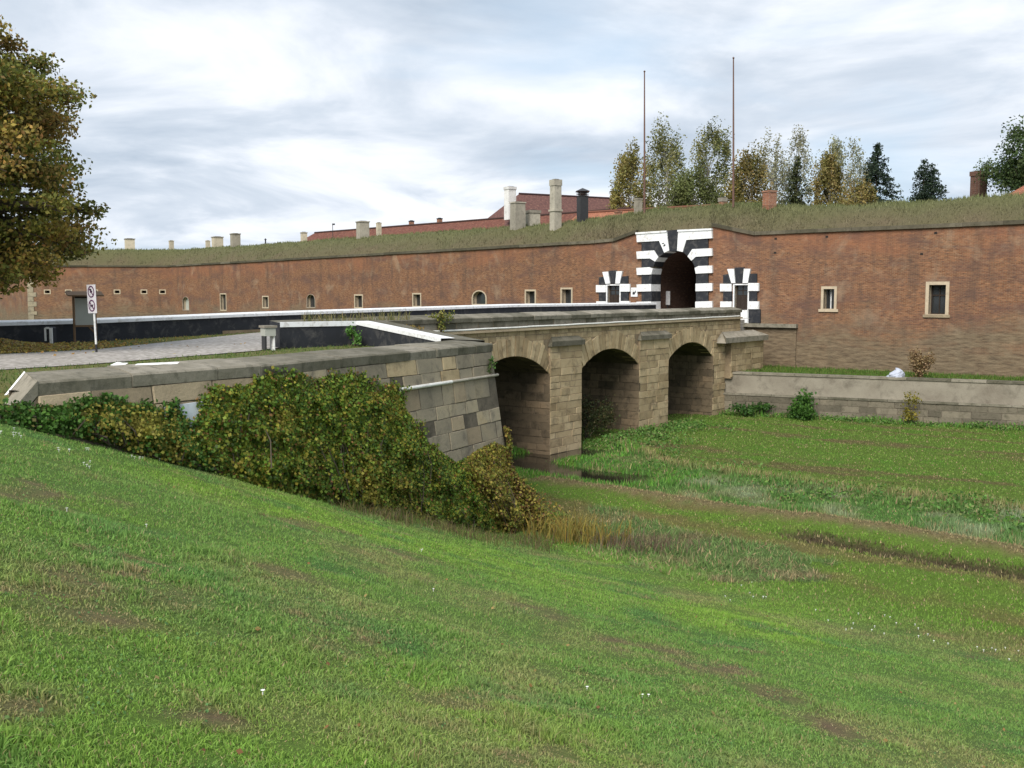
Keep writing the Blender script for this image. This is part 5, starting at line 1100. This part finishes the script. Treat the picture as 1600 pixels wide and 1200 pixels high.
hiphouse('manor', 'tall hipped house with purple-brown roof rising above the barrack', D(811, 303, 118), D(965, 311, 124), D(811, 303, 118).z, 13, 6.0, 5.2, 4, M['roof_brown'])
hiphouse('store_house', 'low building with bright orange roof beyond the flagpoles', D(905, 333, 98), D(1140, 321, 89), D(905, 333, 98).z, 7, D(905, 333, 98).z - 2.4, 1, 1, M['roof_orange'])
hiphouse('cottage', 'small building with pale orange roof beside the dark green tree', D(1603, 288, 80), D(1680, 284, 82), D(1603, 288, 80).z, 5, D(1603, 288, 80).z - 2, 2.2, 2, M['roof_orange'])

# chimneys on the rampart and roofs
def chimney(px, y0, y1, w, Yd, mat, label, capmat=None, cap=.12, taper=0, group=None, collar=None, sink=.8, body2=None):
    top = D(px, y0, Yd); bot = D(px, y1, Yd); ww = w * Yd / 1600; rz = .5 + jit(.08); root = thing('chimney', (bot.x, bot.y, bot.z - sink), label, 'chimney', group)
    zt = top.z - cap; mb = MB(); n_ = 4; hw_ = ww / 2 / 1.18
    vs = []; levels = [(bot.z - sink, hw_ * (1 + taper)), (lerp(bot.z, zt, .5), hw_ * (1 + taper * .5)), (zt, hw_)]
    for z, h_ in levels:
        for sx, sy in ((-1, -1), (1, -1), (1, 1), (-1, 1)): vs.append((bot.x + (sx * math.cos(rz) - sy * math.sin(rz)) * h_ * .84, bot.y + (sx * math.sin(rz) + sy * math.cos(rz)) * h_ * .84, z))
    fs = [(l * 4 + k, l * 4 + (k + 1) % 4, (l + 1) * 4 + (k + 1) % 4, (l + 1) * 4 + k) for l in range(2) for k in range(4)] + [(8, 9, 10, 11)]
    zlev = [v[2] for v in vs]; mesh_obj('shaft', vs, fs, M[mat], root, uvs=[((v[0] + v[1]) * 1.0, v[2]) for v in vs])
    mb = MB(); mb.box((bot.x, bot.y, zt + cap / 2 + .003), (hw_ * 1.9, hw_ * 1.9, cap), rz); mb.obj('cap', M[capmat or mat], root, uvs=[(v.x + v.y, v.z) for v in mb.v])
    mb = MB(); mb.box((bot.x, bot.y, zt + cap + .03), (hw_ * 1.0, hw_ * 1.0, .06), rz); mb.obj('flue', M['dark'], root)
    if collar:
        cz_ = D(px, collar, Yd).z; mb = MB(); mb.box((bot.x, bot.y, cz_), (hw_ * 1.98 * (1 + taper), hw_ * 1.98 * (1 + taper), .16), rz); mb.obj('collar', M[capmat or mat], root, uvs=[(v.x + v.y, v.z) for v in mb.v])
        if body2: mb = MB(); zb2 = bot.z - sink; mb.box((bot.x, bot.y, (cz_ + zb2) / 2), (hw_ * body2, hw_ * body2, cz_ - zb2), rz); mb.obj('base', M[mat], root)
    return root
def wy(px, back=4):       # depth of the rampart crest below a pixel column
    O, d = (CL - NF * back, DF) if px <= 262 else ((JL - NL * back, DL) if px < 930 else (GO - NW * back, DW))
    r = ray(px, 400); u, _ = PH(px, 400, O, d); return (O + d * u).y
chimney(203, 373, 391, 19, wy(203, 7), 'cream', 'wide cream chimney stub, farthest left on the grassy rampart', 'render_c')
chimney(268, 376, 391, 9, wy(268, 7), 'cream', 'narrow cream chimney stub above the bend of the wall')
chimney(340, 370, 388, 20, wy(340, 7), 'cream', 'wide cream chimney stub beside the dark grey one', 'render_c')
chimney(325, 376, 388, 9, wy(325, 7) + 1.2, 'cream', 'short slim chimney leaning against the wide cream stub')
chimney(368, 365, 387, 18, wy(368, 5), 'concrete', 'dark grey rendered chimney with weeds on its top')
chimney(475, 363, 379, 12, wy(475, 6), 'cream', 'cream chimney at the left hip of the long barrack roof', 'render_c')
chimney(567, 346, 372, 22, wy(567, 4.5), 'render_c', 'broad grey-beige chimney with mossy top on the rampart')
chimney(592, 348, 367, 9, wy(592, 7), 'cream', 'slim pale chimney next to the broad mossy one')
chimney(643, 345, 358, 9, 128, 'redbrick', 'small dark brick chimney on the barrack roof, nearer its hip', 'iron')
chimney(687, 341, 356, 9, 124, 'redbrick', 'small dark brick chimney on the middle of barrack roof', 'iron')
chimney(797, 292, 332, 19, 112, 'whiterender', 'tall white chimney at the hip of the purple-brown roof', 'whiterender', .3)
chimney(809, 316, 361, 24, wy(809, 3.2), 'render_c', 'thick grey chimney with a rough top below the white one', None, .1, .08)
chimney(832, 329, 354, 25, wy(832, 5), 'render_c', 'low wide grey chimney between two taller ones', 'render_c', .25)
chimney(868, 281, 366, 18, wy(868, 2.5), 'render_c', 'tallest slender grey-beige chimney with a stone collar halfway', 'render_c', .5, .06, None, 329, 2.1)
chimney(997, 310, 335, 13, wy(997, 4), 'concrete', 'plain grey concrete chimney beside the shorter flagpole')
chimney(966, 330, 342, 12, wy(966, 7), 'redbrick', 'squat brick chimney on the orange roof edge')
chimney(1129, 309, 326, 13, wy(1129, 5), 'redbrick', 'small brick chimney with pointed cap by the taller flagpole', 'render_c', .3)
chimney(1202, 298, 326, 21, wy(1202, 4), 'redbrick', 'square red brick chimney in front of the olive-brown tree')
chimney(1528, 268, 318, 24, 92, 'darkbrick', 'stout dark brick chimney stack next to the dense green tree', 'darkbrick', .4)
# black metal flue with a hooded top
b0 = D(910, 347, wy(910, 4)); s_ = b0.y / 1600; root = thing('metal_flue', (b0.x, b0.y, b0.z - .6), 'black metal flue with slotted hooded top on the rampart', 'flue')
mb = MB(); mb.box((b0.x, b0.y, b0.z + .75), (.72, .72, 2.7), .4); mb.obj('shaft', M['iron'], root)
for k in range(3): mb = MB(); mb.box((b0.x, b0.y, b0.z + 2.16 + k * .13), (.78, .78, .05), .4); mb.obj('slat', M['iron'], root)
for sx in (-.3, .3):
    for sy in (-.3, .3): mb = MB(); mb.box((b0.x + sx, b0.y + sy, b0.z + 2.3), (.05, .05, .5), .4); mb.obj('post', M['iron'], root)
mb = MB(); h_ = .58; zc_ = b0.z + 2.52; mb.add([(b0.x - h_, b0.y - h_, zc_), (b0.x + h_, b0.y - h_, zc_), (b0.x + h_, b0.y + h_, zc_), (b0.x - h_, b0.y + h_, zc_), (b0.x, b0.y, zc_ + .3)], [(3, 2, 1, 0), (0, 1, 4), (1, 2, 4), (2, 3, 4), (3, 0, 4)]); mb.obj('hood', M['iron'], root)
# flagpoles
for px, y0, y1, lab in ((1007, 113, 334, 'shorter bare brown flagpole beside the plain grey chimney'), (1146, 92, 326, 'taller bare brown flagpole on the rampart right of the gateway')):
    Yd = wy(px, 3.4); a = D(px, y1, Yd); e = D(px, y0, Yd); root = thing('flagpole', (a.x, a.y, a.z - .4), lab, 'flagpole')
    mb = MB(); mb.tube([a - Vector((0, 0, .4)), lerp(a, e, .4), e], [.085, .07, .045], 8); mb.obj('pole', M['pole'], root)
    mb = MB(); mb.tube([e, e + Vector((0, 0, .06)), e + Vector((0, 0, .14))], [.05, .09, .03], 8); mb.obj('finial', M['pole'], root)
a = D(520, 366, 136); root = thing('roof_lamp', (a.x, a.y, a.z - .5), 'thin roof pole carrying a small dark lamp above the barrack', 'lamp'); mb = MB(); mb.tube([a - Vector((0, 0, .5)), a + Vector((0, 0, 1.4))], .045, 6); mb.obj('pole', M['iron'], root); mb = MB(); mb.box((a.x + .12, a.y, a.z + 1.3), (.34, .2, .2)); mb.obj('lamp_head', M['iron'], root)
a = D(415, 386, wy(415, 5)); root = thing('vent_pipe', (a.x, a.y, a.z - .4), 'short thin vent pipe on the rampart left of the barrack', 'pipe'); mb = MB(); mb.tube([a - Vector((0, 0, .4)), a + Vector((0, 0, .95))], .1, 6); mb.obj('pipe', M['iron'], root); mb = MB(); mb.tube([a + Vector((0, 0, .95)), a + Vector((0, 0, 1.12))], [.2, .03], 8); mb.obj('hood', M['iron'], root)

# ------------------------------------------------------------------ roadside things
# prohibition sign on a leaning post
b0 = G(151, 552, 1.76); b0.z = gz1(b0.x, b0.y) + .05; tpx = D(144.5, 446, b0.y); root = thing('road_sign', tuple(b0), 'white two-part prohibition sign on a leaning white post by the road', 'sign')
mb = MB(); mb.tube([lerp(b0, tpx, .13), tpx], .032, 8); mb.obj('post', M['paint'], root); mb = MB(); mb.tube([b0 - Vector((0, 0, .1)), lerp(b0, tpx, .13)], .036, 8); mb.obj('post_foot', M['iron'], root)
ax = (tpx - b0).normalized(); fx = Vector((math.cos(math.radians(-38)), math.sin(math.radians(-38)), 0)); fx = (fx - ax * fx.dot(ax)).normalized(); fn = fx.cross(ax)
if fn.y > 0: fn = -fn
ctr = D(145.5, 467, b0.y) + fn * .05
SP = lambda u, v, o=0: ctr + fx * u + ax * v + fn * o
mb = MB(); mb.prism([SP(-.24, -.43), SP(.24, -.43), SP(.24, .43), SP(-.24, .43)], -fn * .012); mb.obj('panel', M['sign_white'], root)
for k, cy in enumerate((.215, -.205)):
    mb = MB(); n_ = 24; vs = []
    for i in range(n_):
        a = 2 * math.pi * i / n_
        for r, o in ((.178, .004), (.178, .010), (.142, .010), (.142, .004)): vs.append(SP(math.cos(a) * r, cy + math.sin(a) * r, o))
    mb.add(vs, [(i * 4 + j, i * 4 + j + 1, ((i + 1) % n_) * 4 + j + 1, ((i + 1) % n_) * 4 + j) for i in range(n_) for j in range(3)]); mb.obj('ring', M['sign_ring'], root)
    mb = MB(); mb.prism([SP(-.125, cy + .10, .012), SP(-.10, cy + .125, .012), SP(.125, cy - .10, .012), SP(.10, cy - .125, .012)], -fn * .006); mb.obj('slash', M['sign_ring'], root)
    mb = MB()
    if k == 0: mb.prism([SP(-.06, cy - .03, .009), SP(.05, cy - .03, .009), SP(.07, cy + .03, .009), SP(-.05, cy + .04, .009)], -fn * .004); mb.tube([SP(.0, cy + .09, .008), SP(.0, cy + .05, .008)], .025, 6)
    else: mb.prism([SP(-.09, cy - .02, .009), SP(.06, cy - .03, .009), SP(.09, cy + .05, .009), SP(.02, cy + .02, .009), SP(-.08, cy + .03, .009)], -fn * .004); [mb.prism([SP(x, cy - .08, .009), SP(x + .02, cy - .08, .009), SP(x + .02, cy - .02, .009), SP(x, cy - .02, .009)], -fn * .004) for x in (-.07, .03)]
    mb.obj('pictogram', M['iron'], root)
# notice board with a small roof
Yn = G(117, 535, 1.74).y; pL = D(117, 536, Yn); pR = D(150.5, 533, Yn + .4); zt = D(117, 461, Yn).z; pL.z = gz1(pL.x, pL.y); pR.z = gz1(pR.x, pR.y); root = thing('notice_board', tuple((pL + pR) / 2), 'wooden notice board with grey panel and small roof behind the road sign', 'notice board')
d_ = (pR - pL); d_.z = 0; d_.normalize(); nf = Vector((d_.y, -d_.x, 0)); nf = nf if nf.y < 0 else -nf
for p in (pL, pR): mb = MB(); mb.tube([p - Vector((0, 0, .1)), Vector((p.x, p.y, zt))], .045, 6); mb.obj('post', M['wood'], root)
wb = (Vector((pR.x, pR.y, 0)) - Vector((pL.x, pL.y, 0))).length; z0_ = D(117, 508, Yn).z; z1_ = D(117, 466, Yn).z; NBp = lambda u, z, o=0: Vector((pL.x, pL.y, z)) + d_ * u + nf * o
mb = MB(); mb.prism([NBp(.05, z0_, .02), NBp(wb - .05, z0_, .02), NBp(wb - .05, z1_, .02), NBp(.05, z1_, .02)], -nf * .05); mb.obj('panel', M['grey_panel'], root)
mb = MB(); mb.prism([NBp(.0, z0_ - .07, .05), NBp(wb, z0_ - .07, .05), NBp(wb, z0_ - .0, .05), NBp(.0, z0_, .05)], -nf * .09); mb.obj('rail', M['wood'], root)
mb = MB(); mb.prism([NBp(.05, z1_, .045), NBp(wb - .05, z1_, .045), NBp(wb - .05, z1_ + .1, .045), NBp(.05, z1_ + .1, .045)], -nf * .08); mb.obj('rail', M['wood_dark'], root)
mb = MB(); mb.add([NBp(-.25, zt, .4), NBp(wb + .25, zt, .4), NBp(wb + .25, zt + .14, -.15), NBp(-.25, zt + .14, -.15), NBp(-.25, zt - .05, .4), NBp(wb + .25, zt - .05, .4), NBp(wb + .25, zt + .08, -.15), NBp(-.25, zt + .08, -.15)], [(0, 1, 2, 3), (7, 6, 5, 4), (4, 5, 1, 0), (1, 5, 6, 2), (2, 6, 7, 3), (3, 7, 4, 0)]); mb.obj('roof', M['wood'], root)
mb = MB(); mb.tube([NBp(wb * .62, z0_ - .03, .0), NBp(wb, pL.z + .35, .0)], .03, 6); mb.obj('brace', M['wood'], root)
# white-edged end stone of the parapet
c0 = D(76, 534, 36.9); zt = D(76, 511, c0.y).z; root = thing('wall_end_stone', tuple(c0), 'upright dark stone slab with white painted edges at parapet end', 'stone'); c0.z = gz1(c0.x, c0.y)
w_ = .14; X2 = lambda u, z, o=0: Vector((c0.x + u, c0.y - o, z))
mb = MB(); mb.prism([X2(-w_, c0.z - .1), X2(w_, c0.z - .1), X2(w_, zt - .04), X2(w_ - .05, zt), X2(-w_ + .05, zt), X2(-w_, zt - .04)], Vector((.02, .3, 0))); mb.obj('slab', M['black'], root)
for a in ([X2(-w_, zt - .5, .012), X2(-w_ + .07, zt - .5, .012), X2(-w_ + .07, zt, .012), X2(-w_, zt - .04, .012)], [X2(w_ - .1, c0.z - .05, .012), X2(w_ + .005, c0.z - .05, .012), X2(w_ + .005, zt - .03, .012), X2(w_ - .1, zt - .02, .012)], [X2(-w_ + .07, zt - .07, .012), X2(w_ - .1, zt - .07, .012), X2(w_ - .1, zt + .002, .012), X2(-w_ + .07, zt + .002, .012)]):
    mb = MB(); mb.prism(a, Vector((0, .04, 0))); mb.obj('painted_edge', M['paint'], root)
# grey box on legs at the end of the low wall
c0 = Vector((-7.95, 33.4, 0)); c0.z = gz1(c0.x, c0.y); root = thing('grey_stand', tuple(c0), 'small grey box on short legs at the end of the low wall', 'stand')
mb = MB(); mb.box((c0.x, c0.y, -1.02), (.44, .5, .07), .6); mb.obj('lid', M['render_c'], root); mb = MB(); mb.box((c0.x, c0.y, -1.19), (.36, .42, .27), .6); mb.obj('box', M['grey_panel'], root)
for sx in (-.14, .14): mb = MB(); p = c0 + Vector((sx * math.cos(.6), sx * math.sin(.6), 0)); mb.box((p.x, p.y, (c0.z - 1.33) / 2 - .0), (.06, .3, -1.33 - c0.z + .04), .6); mb.obj('leg', M['iron'] if sx < 0 else M['paint'], root)
# fallen slat on the verge beside the black low wall
q0, q1 = G(485, 536, 1.68), G(532, 532, 1.68); mb = MB(); mb.tube([Vector((q0.x, q0.y, -1.62)), Vector((q1.x, q1.y, -1.58))], .045, 6); tag(mb.obj('metal_rail', M['render_c'], loc=tuple(q0)), 'thin grey metal rail lying along the black low wall', 'rail')
# notices by the gateway
u, z = z4(458, 632); nb_ = thing('wall_notice', tuple(PG(u, z - .35, .03)), 'white framed notice between the left doorway and the gateway', 'notice')
mb = MB(); mb.prism([PG(*p, .07) for p in rect(u - .29, u + .29, z - .34, z + .34)], Vector((*NW, 0)) * -.068); mb.obj('board', M['white'], nb_)
mb = MB(); mb.prism([PG(u + a, z + b_, .075) for a, b_ in ((-.15, -.18), (.02, -.2), (.17, .0), (.12, .14), (.02, -.02), (-.12, .06))], Vector((*NW, 0)) * -.01); mb.obj('pictogram', M['iron'], nb_)
u = PH(1043.2, 463, GO - NW * 3, DW)[0] - .4; q = PG(u + .4, -1.58, -3); root = thing('gate_board', tuple(q), 'narrow white information board standing inside the dark gateway', 'notice')
mb = MB(); mb.prism([PG(u + .4 + a, b_, -3) for a, b_ in ((-.2, -.75), (.2, -.75), (.2, .3), (-.2, .3))], Vector((*NW, 0)) * -.04); mb.obj('board', M['white'], root); mb = MB(); mb.tube([q, PG(u + .4, -.7, -3.06)], .04, 6); mb.obj('post', M['iron'], root)
bpy.context.view_layer.update()
